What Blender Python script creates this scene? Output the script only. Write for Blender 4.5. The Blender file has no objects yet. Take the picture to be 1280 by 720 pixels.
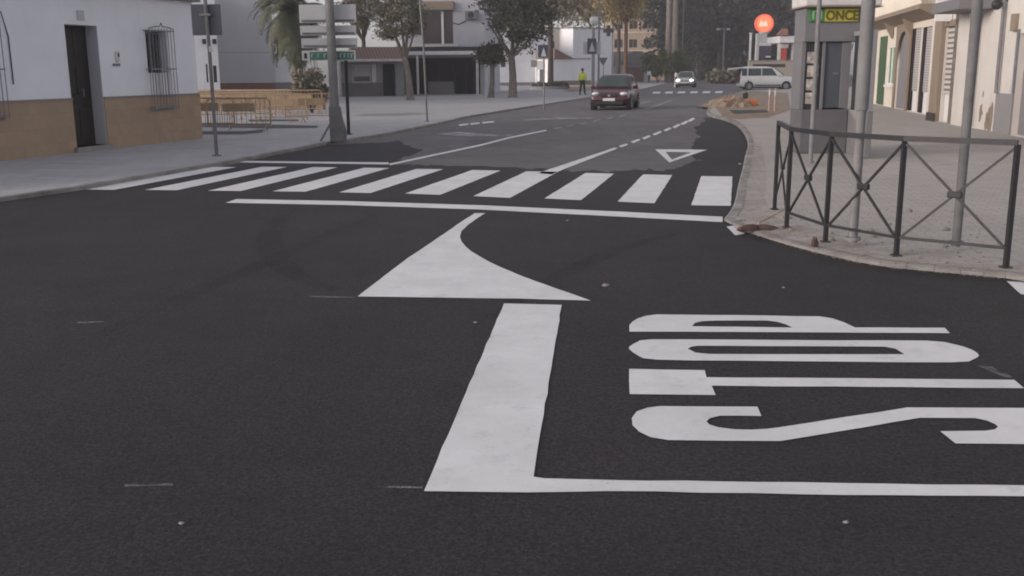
import bpy, bmesh, math, random
from mathutils import Vector, Matrix
from mathutils.geometry import tessellate_polygon
R = math.radians
PI = math.pi
random.seed(7)
sc = bpy.context.scene
col = sc.collection

# ------------------------------------------------------------------ camera, sky, sun, exposure
FPX, CAMH, ROLL = 1250.0, 1.7, R(-0.4)
TILT = math.atan(272 / FPX)
cam = bpy.data.cameras.new('camera')
cam.sensor_width = 36
cam.lens = 36 * FPX / 1280
cam.clip_start, cam.clip_end = 0.05, 2000
camo = bpy.data.objects.new('camera', cam)
col.objects.link(camo)
CR = Matrix.Rotation(PI / 2 - TILT, 3, 'X') @ Matrix.Rotation(ROLL, 3, 'Z')
camo.matrix_world = Matrix.Translation((0, 0, CAMH)) @ CR.to_4x4()
sc.camera = camo

SUN_EL, SUN_DIR = R(14), Vector((-0.90, -0.42, 0)).normalized()
w = bpy.data.worlds.new('World')
sc.world = w
w.use_nodes = True
nt = w.node_tree
sky = nt.nodes.new('ShaderNodeTexSky')
sky.sky_type = 'NISHITA'
sky.sun_disc = False
sky.sun_elevation = SUN_EL
sky.sun_rotation = math.atan2(SUN_DIR.x, SUN_DIR.y)
sky.air_density = 1.0
sky.dust_density = 1.5
sky.ozone_density = 3.0
bg = nt.nodes['Background']
bg.inputs['Strength'].default_value = 0.10
hs_ = nt.nodes.new('ShaderNodeHueSaturation')          # overcast: most of the sky's colour is washed out
hs_.inputs['Saturation'].default_value = 0.22
tn = nt.nodes.new('ShaderNodeMix'); tn.data_type = 'RGBA'; tn.blend_type = 'MULTIPLY'
tn.inputs[0].default_value = 1.0; tn.inputs[7].default_value = (1.03, 0.99, 1.015, 1)
nt.links.new(sky.outputs[0], hs_.inputs['Color']); nt.links.new(hs_.outputs[0], tn.inputs[6]); nt.links.new(tn.outputs[2], bg.inputs[0])
sl = bpy.data.lights.new('sun', 'SUN')
sl.energy = 0.85
sl.angle = R(18)
sl.color = (1.0, 0.84, 0.70)
so = bpy.data.objects.new('sun', sl)
col.objects.link(so)
sd = Vector((SUN_DIR.x * math.cos(SUN_EL), SUN_DIR.y * math.cos(SUN_EL), math.sin(SUN_EL)))
so.rotation_euler = sd.to_track_quat('Z', 'Y').to_euler()
so.location = sd * 60
vs = sc.view_settings
vs.view_transform = 'Standard'
vs.look = 'None'
vs.exposure = 1.25
vs.gamma = 1.0
vs.use_curve_mapping = False
sc.cycles.max_bounces = 6
sc.cycles.filter_width = 1.9

# ------------------------------------------------------------------ survey helpers (photo points to ground / facade planes)
EYE = Vector((0, 0, CAMH))
def ray(px, py):
    return CR @ Vector(((px - 640) / FPX, (360 - py) / FPX, -1))
def G(px, py, z=0.0):
    d = ray(px, py)
    return EYE + d * ((z - CAMH) / d.z)
def P(px, py, y):
    d = ray(px, py)
    return EYE + d * (y / d.y)

class Frame:
    """A facade: origin p0, u along p0->p1, +y into the building."""
    def __init__(s, p0, p1):
        s.p0 = Vector((p0[0], p0[1], 0)); d = Vector((p1[0] - p0[0], p1[1] - p0[1], 0))
        s.L = d.length; s.t = d / s.L; s.n = Vector((-s.t.y, s.t.x, 0)); s.a = math.atan2(s.t.y, s.t.x)
    def uv(s, px, py, off=0.0):
        d = ray(px, py)
        k = ((s.p0 - EYE).dot(s.n) + off) / d.dot(s.n)
        q = EYE + d * k
        return (q - s.p0).dot(s.t), q.z

# ------------------------------------------------------------------ materials
def newmat(name):
    m = bpy.data.materials.new(name); m.use_nodes = True
    return m, m.node_tree, m.node_tree.nodes['Principled BSDF']
def c4(c): return (c[0], c[1], c[2], 1)
def mix(nt, fac, a, b, mode='MIX'):
    n = nt.nodes.new('ShaderNodeMix'); n.data_type = 'RGBA'; n.blend_type = mode
    for i, v in ((0, fac), (6, a), (7, b)):
        if isinstance(v, bpy.types.NodeSocket): nt.links.new(v, n.inputs[i])
        elif i == 0: n.inputs[0].default_value = v
        else: n.inputs[i].default_value = c4(v)
    return n.outputs[2]
def noise(nt, vec, scale, detail=4, rough=0.6):
    n = nt.nodes.new('ShaderNodeTexNoise'); n.inputs['Scale'].default_value = scale
    n.inputs['Detail'].default_value = detail; n.inputs['Roughness'].default_value = rough
    nt.links.new(vec, n.inputs['Vector']); return n.outputs['Fac']
def ramp(nt, fac, a, b, va=0.0, vb=1.0):
    n = nt.nodes.new('ShaderNodeMapRange'); n.inputs[1].default_value = a; n.inputs[2].default_value = b
    n.inputs[3].default_value = va; n.inputs[4].default_value = vb
    nt.links.new(fac, n.inputs[0]); return n.outputs[0]
def bump(nt, b, h, strength, dist=0.01):
    n = nt.nodes.new('ShaderNodeBump'); n.inputs['Strength'].default_value = strength
    n.inputs['Distance'].default_value = dist
    nt.links.new(h, n.inputs['Height']); nt.links.new(n.outputs[0], b.inputs['Normal'])
def pos(nt): return nt.nodes.new('ShaderNodeNewGeometry').outputs['Position']
def objc(nt): return nt.nodes.new('ShaderNodeTexCoord').outputs['Object']

def mat(name, base, rough=0.7, var=0.18, scale=3.0, metal=0.0, bmp=0.15, fine=40.0, coat=0.0, spec=0.35):
    m, nt, b = newmat(name)
    v = objc(nt)
    f = noise(nt, v, scale, 5)
    lo = [x * (1 - var) for x in base]; hi = [min(1, x * (1 + var)) for x in base]
    nt.links.new(mix(nt, ramp(nt, f, .3, .7), lo, hi), b.inputs['Base Color'])
    b.inputs['Roughness'].default_value = rough; b.inputs['Metallic'].default_value = metal
    b.inputs['Coat Weight'].default_value = coat; b.inputs['Specular IOR Level'].default_value = spec
    if bmp: bump(nt, b, noise(nt, v, fine, 3), bmp)
    return m

def asphalt(name, base, warm, streak=0.25):
    m, nt, b = newmat(name); p = pos(nt)
    agg = noise(nt, p, 70, 4, .85)
    big = noise(nt, p, .35, 4); mid = noise(nt, p, 2.2, 4)
    mp = nt.nodes.new('ShaderNodeMapping'); mp.inputs['Rotation'].default_value = (0, 0, R(13)); mp.inputs['Scale'].default_value = (1.1, .07, 1)
    nt.links.new(p, mp.inputs[0]); st = noise(nt, mp.outputs[0], 1.3, 3)
    vo = nt.nodes.new('ShaderNodeTexVoronoi'); vo.inputs['Scale'].default_value = 85; nt.links.new(p, vo.inputs['Vector'])
    c = mix(nt, ramp(nt, big, .3, .7), [x * .82 for x in base], warm)
    c = mix(nt, ramp(nt, mid, .35, .75, 0, .4), c, [x * 1.5 for x in base])
    c = mix(nt, ramp(nt, noise(nt, p, .9, 5, .75), .48, .72, 0, .5), c, [x * .55 for x in base])
    c = mix(nt, ramp(nt, st, .55, .75, 0, streak), c, [x * 1.6 for x in base])
    g2 = noise(nt, p, 42, 3, .75)
    c = mix(nt, ramp(nt, agg, .36, .64), mix(nt, 1.0, c, (.45, .45, .45), 'MULTIPLY'), mix(nt, 1.0, c, (2.1, 2.1, 2.1), 'MULTIPLY'))
    c = mix(nt, ramp(nt, g2, .38, .62), mix(nt, 1.0, c, (.72, .72, .72), 'MULTIPLY'), mix(nt, 1.0, c, (1.35, 1.35, 1.35), 'MULTIPLY'))
    sp = ramp(nt, vo.outputs['Distance'], .10, .2, .45, 0)
    sel = ramp(nt, vo.outputs['Color'], .80, .82)
    mul = nt.nodes.new('ShaderNodeMath'); mul.operation = 'MULTIPLY'; nt.links.new(sp, mul.inputs[0]); nt.links.new(sel, mul.inputs[1])
    c = mix(nt, mul.outputs[0], c, (.22, .21, .21))
    nt.links.new(c, b.inputs['Base Color'])
    b.inputs['Roughness'].default_value = .8; b.inputs['Specular IOR Level'].default_value = .3
    bump(nt, b, agg, .9, .02)
    return m

def paint_mat():
    m, nt, b = newmat('road_paint'); p = pos(nt)
    f = noise(nt, p, 1.6, 6, .7); g = noise(nt, p, 55, 3, .7)
    c = mix(nt, ramp(nt, f, .35, .7), (.62, .61, .61), (.76, .75, .75))
    c = mix(nt, ramp(nt, noise(nt, p, 5, 7, .8), .54, .78, 0, .6), c, (.34, .33, .335))
    c = mix(nt, ramp(nt, g, .68, .74, 0, .8), c, (.12, .115, .12))
    nt.links.new(c, b.inputs['Base Color']); b.inputs['Roughness'].default_value = .6
    bump(nt, b, noise(nt, p, 120, 2, .8), .35, .008)
    return m
def worn_paint():
    m, nt, b = newmat('worn_road_paint'); p = pos(nt)
    c = mix(nt, ramp(nt, noise(nt, p, 3, 6, .75), .42, .6), (.13, .125, .13), (.38, .37, .38))
    nt.links.new(c, b.inputs['Base Color']); b.inputs['Roughness'].default_value = .75
    return m

def paving(name, base, size=(.4, .2), rot=12, joint=.55, dirt=.3):
    m, nt, b = newmat(name); p = pos(nt)
    mp = nt.nodes.new('ShaderNodeMapping'); mp.inputs['Rotation'].default_value = (0, 0, R(rot)); nt.links.new(p, mp.inputs[0])
    br = nt.nodes.new('ShaderNodeTexBrick'); br.inputs['Scale'].default_value = 1.0
    br.inputs['Brick Width'].default_value = size[0]; br.inputs['Row Height'].default_value = size[1]
    br.inputs['Mortar Size'].default_value = .008; br.inputs['Mortar Smooth'].default_value = .3
    br.inputs['Color1'].default_value = c4([x * .93 for x in base]); br.inputs['Color2'].default_value = c4([x * 1.08 for x in base])
    br.inputs['Mortar'].default_value = c4([x * joint for x in base])
    nt.links.new(mp.outputs[0], br.inputs['Vector'])
    c = mix(nt, ramp(nt, noise(nt, p, .7, 6, .7), .4, .75, 0, dirt), br.outputs['Color'], [x * .6 for x in base])
    c = mix(nt, ramp(nt, noise(nt, p, 9, 4, .7), .55, .8, 0, .4), c, [x * .72 for x in base])
    nt.links.new(c, b.inputs['Base Color']); b.inputs['Roughness'].default_value = .85
    bump(nt, b, br.outputs['Fac'], -.3, .006)
    return m

def plaster(name, base, stain=(.3, .28, .25), amt=.35, low=None):
    m, nt, b = newmat(name); v = objc(nt)
    c = mix(nt, ramp(nt, noise(nt, v, .8, 5), .3, .7), [x * .93 for x in base], [min(1, x * 1.05) for x in base])
    mp = nt.nodes.new('ShaderNodeMapping'); mp.inputs['Scale'].default_value = (2.5, 2.5, .35); nt.links.new(v, mp.inputs[0])
    c = mix(nt, ramp(nt, noise(nt, mp.outputs[0], 1.5, 6, .7), .55, .85, 0, amt), c, stain)
    nt.links.new(c, b.inputs['Base Color']); b.inputs['Roughness'].default_value = .9; b.inputs['Specular IOR Level'].default_value = .2
    bump(nt, b, noise(nt, v, 25, 4), .2, .02)
    return m

def tilewall(name, base, size=(.3, .15)):
    m, nt, b = newmat(name); v = objc(nt)
    sx = nt.nodes.new('ShaderNodeSeparateXYZ'); nt.links.new(v, sx.inputs[0])
    cx = nt.nodes.new('ShaderNodeCombineXYZ'); nt.links.new(sx.outputs[0], cx.inputs[0]); nt.links.new(sx.outputs[2], cx.inputs[1])
    br = nt.nodes.new('ShaderNodeTexBrick'); br.inputs['Scale'].default_value = 1
    br.inputs['Brick Width'].default_value = size[0]; br.inputs['Row Height'].default_value = size[1]; br.inputs['Mortar Size'].default_value = .006
    br.inputs['Color1'].default_value = c4([x * .93 for x in base]); br.inputs['Color2'].default_value = c4([x * 1.06 for x in base]); br.inputs['Mortar'].default_value = c4([x * .86 for x in base])
    nt.links.new(cx.outputs[0], br.inputs['Vector'])
    c = mix(nt, ramp(nt, noise(nt, v, 6, 5), .4, .7, 0, .4), br.outputs['Color'], [x * .75 for x in base])
    nt.links.new(c, b.inputs['Base Color']); b.inputs['Roughness'].default_value = .75
    bump(nt, b, br.outputs['Fac'], -.3, .006)
    return m

def stripes(name, a, c2, period, axis=2, rough=.6):
    m, nt, b = newmat(name); v = objc(nt)
    sx = nt.nodes.new('ShaderNodeSeparateXYZ'); nt.links.new(v, sx.inputs[0])
    mo = nt.nodes.new('ShaderNodeMath'); mo.operation = 'PINGPONG'; mo.inputs[1].default_value = period / 2; nt.links.new(sx.outputs[axis], mo.inputs[0])
    f = ramp(nt, mo.outputs[0], period * .18, period * .26)
    nt.links.new(mix(nt, f, a, c2), b.inputs['Base Color']); b.inputs['Roughness'].default_value = rough
    bump(nt, b, mo.outputs[0], .5, .05)
    return m

def leafmat(name, a, b2, c2=None):
    m, nt, b = newmat(name)
    g = nt.nodes.new('ShaderNodeNewGeometry')
    c = mix(nt, g.outputs['Random Per Island'], a, b2)
    c = mix(nt, ramp(nt, noise(nt, objc(nt), .6, 3), .4, .65, 0, .7), c, c2 or [x * .7 for x in a])
    nt.links.new(c, b.inputs['Base Color']); b.inputs['Roughness'].default_value = .7; b.inputs['Specular IOR Level'].default_value = .2
    return m

def glass(name, tint=(.02, .022, .026), rough=.08):
    m, nt, b = newmat(name)
    c = mix(nt, ramp(nt, noise(nt, objc(nt), 1.2, 3), .35, .7), tint, [x * 2.0 for x in tint])
    nt.links.new(c, b.inputs['Base Color']); b.inputs['Roughness'].default_value = rough; b.inputs['Specular IOR Level'].default_value = .6
    return m

def emis(name, colr, strength):
    m, nt, b = newmat(name)
    b.inputs['Base Color'].default_value = c4(colr); b.inputs['Emission Color'].default_value = c4(colr); b.inputs['Emission Strength'].default_value = strength
    return m

M = dict(
    asphalt_new=asphalt('new_asphalt', (.0215, .0205, .0235), (.031, .0245, .0265), .22),
    asphalt_old=asphalt('old_asphalt', (.108, .101, .104), (.128, .120, .121), .4),
    paint=paint_mat(), worn=worn_paint(),
    pave_l=paving('grey_paving', (.37, .362, .37), (.4, .4), 14),
    pave_r=paving('warm_paving', (.41, .375, .345), (.22, .11), 10, .66, .5),
    kerb=mat('kerb_concrete', (.25, .232, .218), .95, .35, 2.2, bmp=.5, fine=18),
    earth=mat('earth', (.25, .19, .14), .95, .35, 2.5, bmp=.6, fine=12),
    ground=mat('ground_soil', (.22, .20, .17), .95, .3, .2),
    white_wall=plaster('white_plaster', (.75, .76, .80), amt=.25),
    white_wall2=plaster('grey_white_plaster', (.43, .43, .46)),
    white_wall3=plaster('far_white_plaster', (.80, .80, .82), amt=.2),
    cream_wall=plaster('cream_plaster', (.66, .595, .51)),
    beige_wall=plaster('beige_plaster', (.46, .36, .28)),
    dirty_white=plaster('dirty_white_plaster', (.58, .54, .50), (.20, .17, .14), .6),
    grey_dado=plaster('grey_dado', (.24, .235, .24)),
    brown_dado=tilewall('ochre_dado_tiles', (.35, .25, .17), (.30, .30)),
    red_base=mat('red_brown_base', (.17, .085, .065), .85),
    ochre=tilewall('ochre_brick', (.20, .135, .088), (.24, .08)),
    stone=plaster('brown_stone', (.25, .20, .155), (.12, .09, .07), .5),
    terracotta=stripes('terracotta_tiles', (.12, .06, .05), (.21, .115, .09), .22, 0),
    grey_roof=stripes('grey_roof_tiles', (.12, .11, .11), (.20, .18, .175), .25, 0),
    dark_wood=mat('dark_wood', (.017, .0145, .014), .55, .4, 8),
    brown_wood=mat('red_brown_wood', (.15, .06, .045), .6, .3, 5),
    iron=mat('dark_iron', (.022, .021, .024), .5, .2, 10, spec=.4),
    grille=mat('grey_iron', (.17, .17, .185), .5, .2, 10),
    steel=mat('galvanised_steel', (.185, .18, .18), .7, .18, 5, metal=.0, spec=.25),
    steel_d=mat('weathered_steel', (.15, .146, .148), .75, .22, 5, metal=.0, spec=.2),
    signback=mat('sign_back', (.42, .42, .43), .55, .06, 2, metal=.2, bmp=0),
    sign_dark=mat('dark_sign_back', (.065, .068, .088), .5, .1, 3, bmp=0),
    white=mat('white_paintwork', (.70, .69, .69), .5, .06, 3, bmp=.05),
    offwhite=mat('offwhite_paintwork', (.55, .53, .51), .6, .12, 3),
    green_sign=mat('green_sign', (.05, .16, .12), .45, .1, 3, bmp=0),
    blue_sign=mat('blue_sign', (.045, .05, .085), .45, .1, 3, bmp=0),
    black=mat('black_rubber', (.018, .018, .019), .7, .2, 6),
    kiosk=mat('kiosk_grey', (.165, .160, .168), .6, .08, 2),
    kiosk_d=mat('kiosk_base_grey', (.12, .115, .122), .65, .12, 2),
    kiosk_l=mat('kiosk_light_grey', (.24, .235, .24), .6, .08, 2),
    kiosk_door=mat('kiosk_door_blue_grey', (.075, .088, .10), .35, .12, 1.5),
    yellow=mat('yellow_sign', (.42, .37, .06), .5, .08, 2, bmp=0),
    sign_green=mat('logo_green', (.04, .20, .05), .5, .08, 2, bmp=0),
    olive=mat('olive_lettering', (.10, .09, .015), .6, .05, 2, bmp=0),
    barrier=mat('ochre_barrier_paint', (.33, .235, .145), .55, .2, 4),
    glass=glass('dark_glass', (.02, .022, .026), .25), glass_red=glass('reddish_glass', (.03, .014, .015), .3), glass_g=glass('greenish_glass', (.03, .045, .045), .06),
    green_door=mat('green_door', (.05, .10, .05), .6, .2, 3),
    green_glass=mat('pale_green_shutter', (.16, .26, .17), .6, .15, 3),
    grey_door=mat('grey_door', (.20, .19, .20), .6, .12, 3),
    shutter=stripes('roller_shutter', (.26, .25, .25), (.42, .40, .39), .09),
    blind=stripes('striped_blind', (.16, .135, .12), (.52, .50, .47), .15),
    slats=stripes('pale_slats', (.34, .34, .36), (.72, .72, .74), .09, 0),
    red_paint=mat('dark_red_car_paint', (.055, .008, .014), .4, .06, 2, coat=.35, bmp=0),
    white_paint=mat('white_car_paint', (.62, .61, .60), .35, .05, 2, coat=.5, bmp=0),
    silver_paint=mat('silver_car_paint', (.42, .43, .42), .35, .06, 2, coat=.5, bmp=0, metal=.3),
    plastic=mat('black_plastic', (.02, .02, .021), .6, .15, 5, bmp=0),
    rim=mat('alloy_rim', (.35, .35, .36), .35, .1, 5, metal=.7, bmp=0),
    lamp_glass=mat('headlamp_glass', (.60, .60, .62), .12, .1, 8, bmp=0),
    lamp_lit=emis('lit_headlamp', (1, .97, .88), 3.0),
    indicator=mat('indicator', (.5, .25, .12), .3, .1, 5, bmp=0),
    plate=mat('number_plate', (.6, .6, .6), .5, .05, 5, bmp=0),
    skin=mat('skin', (.42, .25, .18), .6, .08, 5, bmp=0),
    hair=mat('dark_hair', (.02, .016, .014), .7, .2, 10),
    hivis=mat('hi_vis_yellow', (.62, .72, .06), .7, .1, 6),
    trousers=mat('dark_trousers', (.025, .026, .035), .85, .2, 6),
    shirt=mat('white_shirt', (.62, .62, .66), .8, .08, 6),
    shoe=mat('dark_shoe', (.02, .02, .02), .7, .1, 6),
    bark=mat('grey_bark', (.17, .145, .125), .95, .35, 5, bmp=.8, fine=14),
    bark_d=mat('dark_bark', (.055, .045, .04), .95, .35, 5, bmp=.8, fine=14),
    bark_o=mat('orange_brown_bark', (.13, .07, .045), .95, .3, 5, bmp=.8, fine=14),
    leaf_palm=leafmat('palm_leaf', (0.057, 0.076, 0.044), (0.095, 0.113, 0.069), (0.127, 0.108, 0.069)),
    leaf_olive=leafmat('olive_leaf', (0.138, 0.130, 0.089), (0.227, 0.211, 0.154)),
    leaf_dark=leafmat('dark_leaf', (.058, .060, .042), (.088, .088, .064), (.045, .044, .032)),
    leaf_autumn=leafmat('autumn_leaf', (0.255, 0.209, 0.082), (0.401, 0.292, 0.128), (0.238, 0.163, 0.100)),
    leaf_brown=leafmat('brown_leaf', (0.143, 0.126, 0.084), (0.252, 0.210, 0.134), (0.101, 0.101, 0.059)),
    leaf_wood=leafmat('woodland_leaf', (.040, .044, .036), (.062, .066, .052), (.056, .052, .044)),
    leaf_hedge=leafmat('hedge_leaf', (.085, .105, .035), (.13, .15, .055)),
    brick_red=mat('broken_red_brick', (.095, .06, .052), .9, .3, 6, bmp=.5),
    orange=mat('orange_plastic', (.55, .20, .08), .6, .15, 4),
    redplast=mat('red_panel', (.45, .05, .04), .5, .1, 3),
    pebble=mat('pale_pebble', (.27, .255, .25), .9, .2, 20),
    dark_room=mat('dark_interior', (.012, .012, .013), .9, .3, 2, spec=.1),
    stick=mat('raw_wood_stick', (.36, .27, .19), .85, .2, 8),
    rubble=mat('rubble', (.22, .20, .18), .9, .2, 8),
    station_lit=emis('lit_orange_sign', (.95, .16, .08), .16),
    station_core=emis('lit_pale_sign_core', (1.0, .52, .38), .36),
    station_mid=emis('lit_orange_field', (1.0, .27, .13), .24),
    lampglobe=mat('lamp_globe', (.62, .60, .56), .3, .05, 3, bmp=0),
    poster=mat('posters', (.40, .36, .33), .6, .6, 9, bmp=0),
    screen=mat('price_panel', (.07, .05, .08), .4, .6, 7, bmp=0),
)

# ------------------------------------------------------------------ mesh helpers
class MB:
    def __init__(s): s.v = []; s.f = []
    def add(s, vs, fs):
        n = len(s.v); s.v += [tuple(x) for x in vs]; s.f += [tuple(i + n for i in f) for f in fs]; return s
    def box(s, a, b, m=None):
        x0, y0, z0 = a; x1, y1, z1 = b
        v = [Vector(p) for p in ((x0, y0, z0), (x1, y0, z0), (x1, y1, z0), (x0, y1, z0), (x0, y0, z1), (x1, y0, z1), (x1, y1, z1), (x0, y1, z1))]
        if m: v = [m @ p for p in v]
        return s.add(v, [(0, 3, 2, 1), (4, 5, 6, 7), (0, 1, 5, 4), (1, 2, 6, 5), (2, 3, 7, 6), (3, 0, 4, 7)])
    def tube(s, pts, rad, n=8, flat=None):
        pts = [Vector(p) for p in pts]
        if not hasattr(rad, '__len__'): rad = [rad] * len(pts)
        rings = []
        for i, p in enumerate(pts):
            d = (pts[min(i + 1, len(pts) - 1)] - pts[max(i - 1, 0)]).normalized()
            up = Vector((0, 0, 1)) if abs(d.z) < .9 else Vector((0, 1, 0))
            a = d.cross(up).normalized(); b = a.cross(d).normalized()
            rings.append([p + (a * math.cos(2 * PI * k / n + PI / n) + b * math.sin(2 * PI * k / n + PI / n)) * rad[i] for k in range(n)])
        v = [q for r in rings for q in r]; f = []
        for i in range(len(pts) - 1):
            for k in range(n):
                k2 = (k + 1) % n
                f.append((i * n + k, i * n + k2, (i + 1) * n + k2, (i + 1) * n + k))
        f.append(tuple(range(n - 1, -1, -1))); f.append(tuple((len(pts) - 1) * n + k for k in range(n)))
        return s.add(v, f)
    def prism(s, poly, y0, y1, axis='y'):
        """poly in (x,z) extruded along y (or axis z: poly in (x,y))."""
        n = len(poly)
        if axis == 'y':
            v = [(p[0], y0, p[1]) for p in poly] + [(p[0], y1, p[1]) for p in poly]
        elif axis == 'x':
            v = [(y0, p[0], p[1]) for p in poly] + [(y1, p[0], p[1]) for p in poly]
        else:
            v = [(p[0], p[1], y0) for p in poly] + [(p[0], p[1], y1) for p in poly]
        tri = tessellate_polygon([[Vector((p[0], p[1], 0)) for p in poly]])
        f = [tuple(t) for t in tri] + [tuple(i + n for i in t) for t in tri]
        f += [(i, (i + 1) % n, n + (i + 1) % n, n + i) for i in range(n)]
        return s.add(v, f)
    def sphere(s, c, r, nu=12, nv=8):
        c = Vector(c); rx, ry, rz = r if hasattr(r, '__len__') else (r, r, r)
        v = [c + Vector((0, 0, -rz))]; f = []
        for j in range(1, nv):
            t = -PI / 2 + PI * j / nv
            for i in range(nu):
                a = 2 * PI * i / nu
                v.append(c + Vector((rx * math.cos(t) * math.cos(a), ry * math.cos(t) * math.sin(a), rz * math.sin(t))))
        v.append(c + Vector((0, 0, rz)))
        for i in range(nu):
            f.append((0, 1 + (i + 1) % nu, 1 + i))
        for j in range(nv - 2):
            for i in range(nu):
                a = 1 + j * nu + i; b = 1 + j * nu + (i + 1) % nu
                f.append((a, b, b + nu, a + nu))
        t = len(v) - 1
        for i in range(nu): f.append((t, 1 + (nv - 2) * nu + i, 1 + (nv - 2) * nu + (i + 1) % nu))
        return s.add(v, f)
    def build(s, name, m, parent=None, smooth=False, bevel=0.0, fix=True):
        me = bpy.data.meshes.new(name); me.from_pydata(s.v, [], s.f)
        if fix:
            bm = bmesh.new(); bm.from_mesh(me); bmesh.ops.recalc_face_normals(bm, faces=bm.faces); bm.to_mesh(me); bm.free()
        me.materials.append(m); me.update()
        o = bpy.data.objects.new(name, me); col.objects.link(o)
        if parent: o.parent = parent
        if smooth: me.polygons.foreach_set('use_smooth', [True] * len(me.polygons)); me.set_sharp_from_angle(angle=R(38))
        if bevel:
            b = o.modifiers.new('bevel', 'BEVEL'); b.width = bevel; b.segments = 2; b.limit_method = 'ANGLE'; b.harden_normals = False
        return o

def tag(o, label, cat, group=None, kind=None):
    o['label'] = label; o['category'] = cat
    if group: o['group'] = group
    if kind: o['kind'] = kind
    return o
def thing(name, label, cat, loc=(0, 0, 0), rz=0.0, group=None):
    o = bpy.data.objects.new(name, None); o.empty_display_size = .1; col.objects.link(o)
    o.location = loc; o.rotation_euler = (0, 0, rz)
    return tag(o, label, cat, group)
def dup(root, loc, rz, label, group=None):
    r = root.copy(); col.objects.link(r); r.location = loc; r.rotation_euler = (0, 0, rz); r['label'] = label
    if group: r['group'] = group
    for ch in list(root.children):
        c = ch.copy(); col.objects.link(c); c.parent = r
        for g in list(ch.children):
            d = g.copy(); col.objects.link(d); d.parent = c
    return r
def BX(name, m, parent, a, b, bevel=0.0, label=None):
    o = MB().box(a, b).build(name, m, parent, bevel=bevel)
    if label: o['label'] = label
    return o

def sheet(name, loops, z, m, label, cat, kind='structure'):
    """flat sheet from outline(s) of (x,y); later loops are holes."""
    vl = [[Vector((p[0], p[1], 0)) for p in l] for l in loops]
    tri = tessellate_polygon(vl)
    v = [(p.x, p.y, z) for l in vl for p in l]
    me = bpy.data.meshes.new(name); me.from_pydata(v, [], [tuple(t) for t in tri]); me.materials.append(m)
    bm = bmesh.new(); bm.from_mesh(me)
    for f in bm.faces:
        if f.normal.z < 0: f.normal_flip()
    bm.to_mesh(me); bm.free()
    o = bpy.data.objects.new(name, me); col.objects.link(o)
    return tag(o, label, cat, kind=kind)
def gp(pts, z=0.0): return [(lambda q: (q.x, q.y))(G(a, b, z)) for a, b in pts]
def smooth_loop(pts, n=4, closed=True):
    out = []; N = len(pts)
    for i in range(N if closed else N - 1):
        p0, p1, p2, p3 = (pts[(i - 1) % N] if closed or i > 0 else pts[0]), pts[i], pts[(i + 1) % N], (pts[(i + 2) % N] if closed or i + 2 < N else pts[-1])
        for k in range(n):
            t = k / n
            out.append(tuple(.5 * (2 * p1[j] + (p2[j] - p0[j]) * t + (2 * p0[j] - 5 * p1[j] + 4 * p2[j] - p3[j]) * t * t + (3 * p1[j] - p0[j] - 3 * p2[j] + p3[j]) * t ** 3) for j in (0, 1)))
    if not closed: out.append(tuple(pts[-1]))
    return out

# ------------------------------------------------------------------ ground, roads, pavements
HAZE = 0.0013
ZL, ZM, ZN = 0.0, 0.004, 0.008      # old asphalt, new asphalt, paint
hz = bpy.data.materials.new('haze'); hz.use_nodes = True; hz.node_tree.nodes.clear()
pv = hz.node_tree.nodes.new('ShaderNodeVolumePrincipled'); ho = hz.node_tree.nodes.new('ShaderNodeOutputMaterial')
pv.inputs['Color'].default_value = (.82, .80, .82, 1); pv.inputs['Density'].default_value = HAZE; pv.inputs['Anisotropy'].default_value = .2
hz.node_tree.links.new(pv.outputs[0], ho.inputs['Volume'])
tag(MB().box((-125, -40, -1.2), (165, 305, 26)).build('haze', hz), 'thin pale evening haze filling the street', 'haze', kind='stuff')
sheet('ground', [[(-120, -35), (160, -35), (160, 300), (-120, 300)]], -.03, M['ground'], 'bare ground reaching out to the horizon', 'ground')
# left road edge, right road edge (photo points projected to the ground)
LE = gp([(0, 253), (110, 237), (300, 203), (410, 181), (470, 172), (545, 157), (580, 148), (640, 138), (735, 123), (790, 116), (812, 110), (835, 104)])
RE = gp([(905, 276), (917, 258), (923, 232), (930, 205), (935, 185), (931, 170), (921, 158), (905, 151), (887, 146), (884, 140), (893, 131), (905, 124), (930, 115)])
RE = smooth_loop(RE, 4, False)
NEARK = smooth_loop(gp([(1330, 372), (1280, 352), (1200, 343), (1100, 333), (1020, 316), (960, 299), (920, 284)]), 3, False)
road_r = [(30, 2.0), (12, 5.6)] + NEARK + RE
far = [(60, 118), (110, 240), (70, 260), (22, 125)]
road_loop = [(-40, -30), (60, -30)] + road_r + far + LE[::-1] + [(-9.5, 9.0), (-40, -3)]
sheet('road', [road_loop], ZL, M['asphalt_old'], 'worn grey asphalt road running away into the distance', 'road')
NF = gp([(300, 203), (410, 181), (500, 177), (528, 189), (487, 205), (560, 207), (690, 212), (775, 214), (842, 212), (872, 200), (858, 192), (872, 170), (868, 160), (887, 147)])
_rj = random.Random(6); NF = [(a[0] + (b[0] - a[0]) * k / 9 + _rj.gauss(0, .05), a[1] + (b[1] - a[1]) * k / 9 + _rj.gauss(0, .16)) for a, b in zip(NF[:-1], NF[1:]) for k in range(9)] + [NF[-1]]
ri = [i for i, p in enumerate(RE) if p[1] < G(887, 146).y + .01]
new_loop = [(-40, -30), (60, -30), (30, 2.0), (12, 5.6)] + NEARK + [RE[i] for i in ri] + NF[::-1] + LE[:2][::-1] + [(-9.5, 9.0), (-40, -3)]
sheet('new_asphalt', [new_loop], ZM, M['asphalt_new'], 'fresh dark asphalt across the near junction', 'asphalt')

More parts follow.
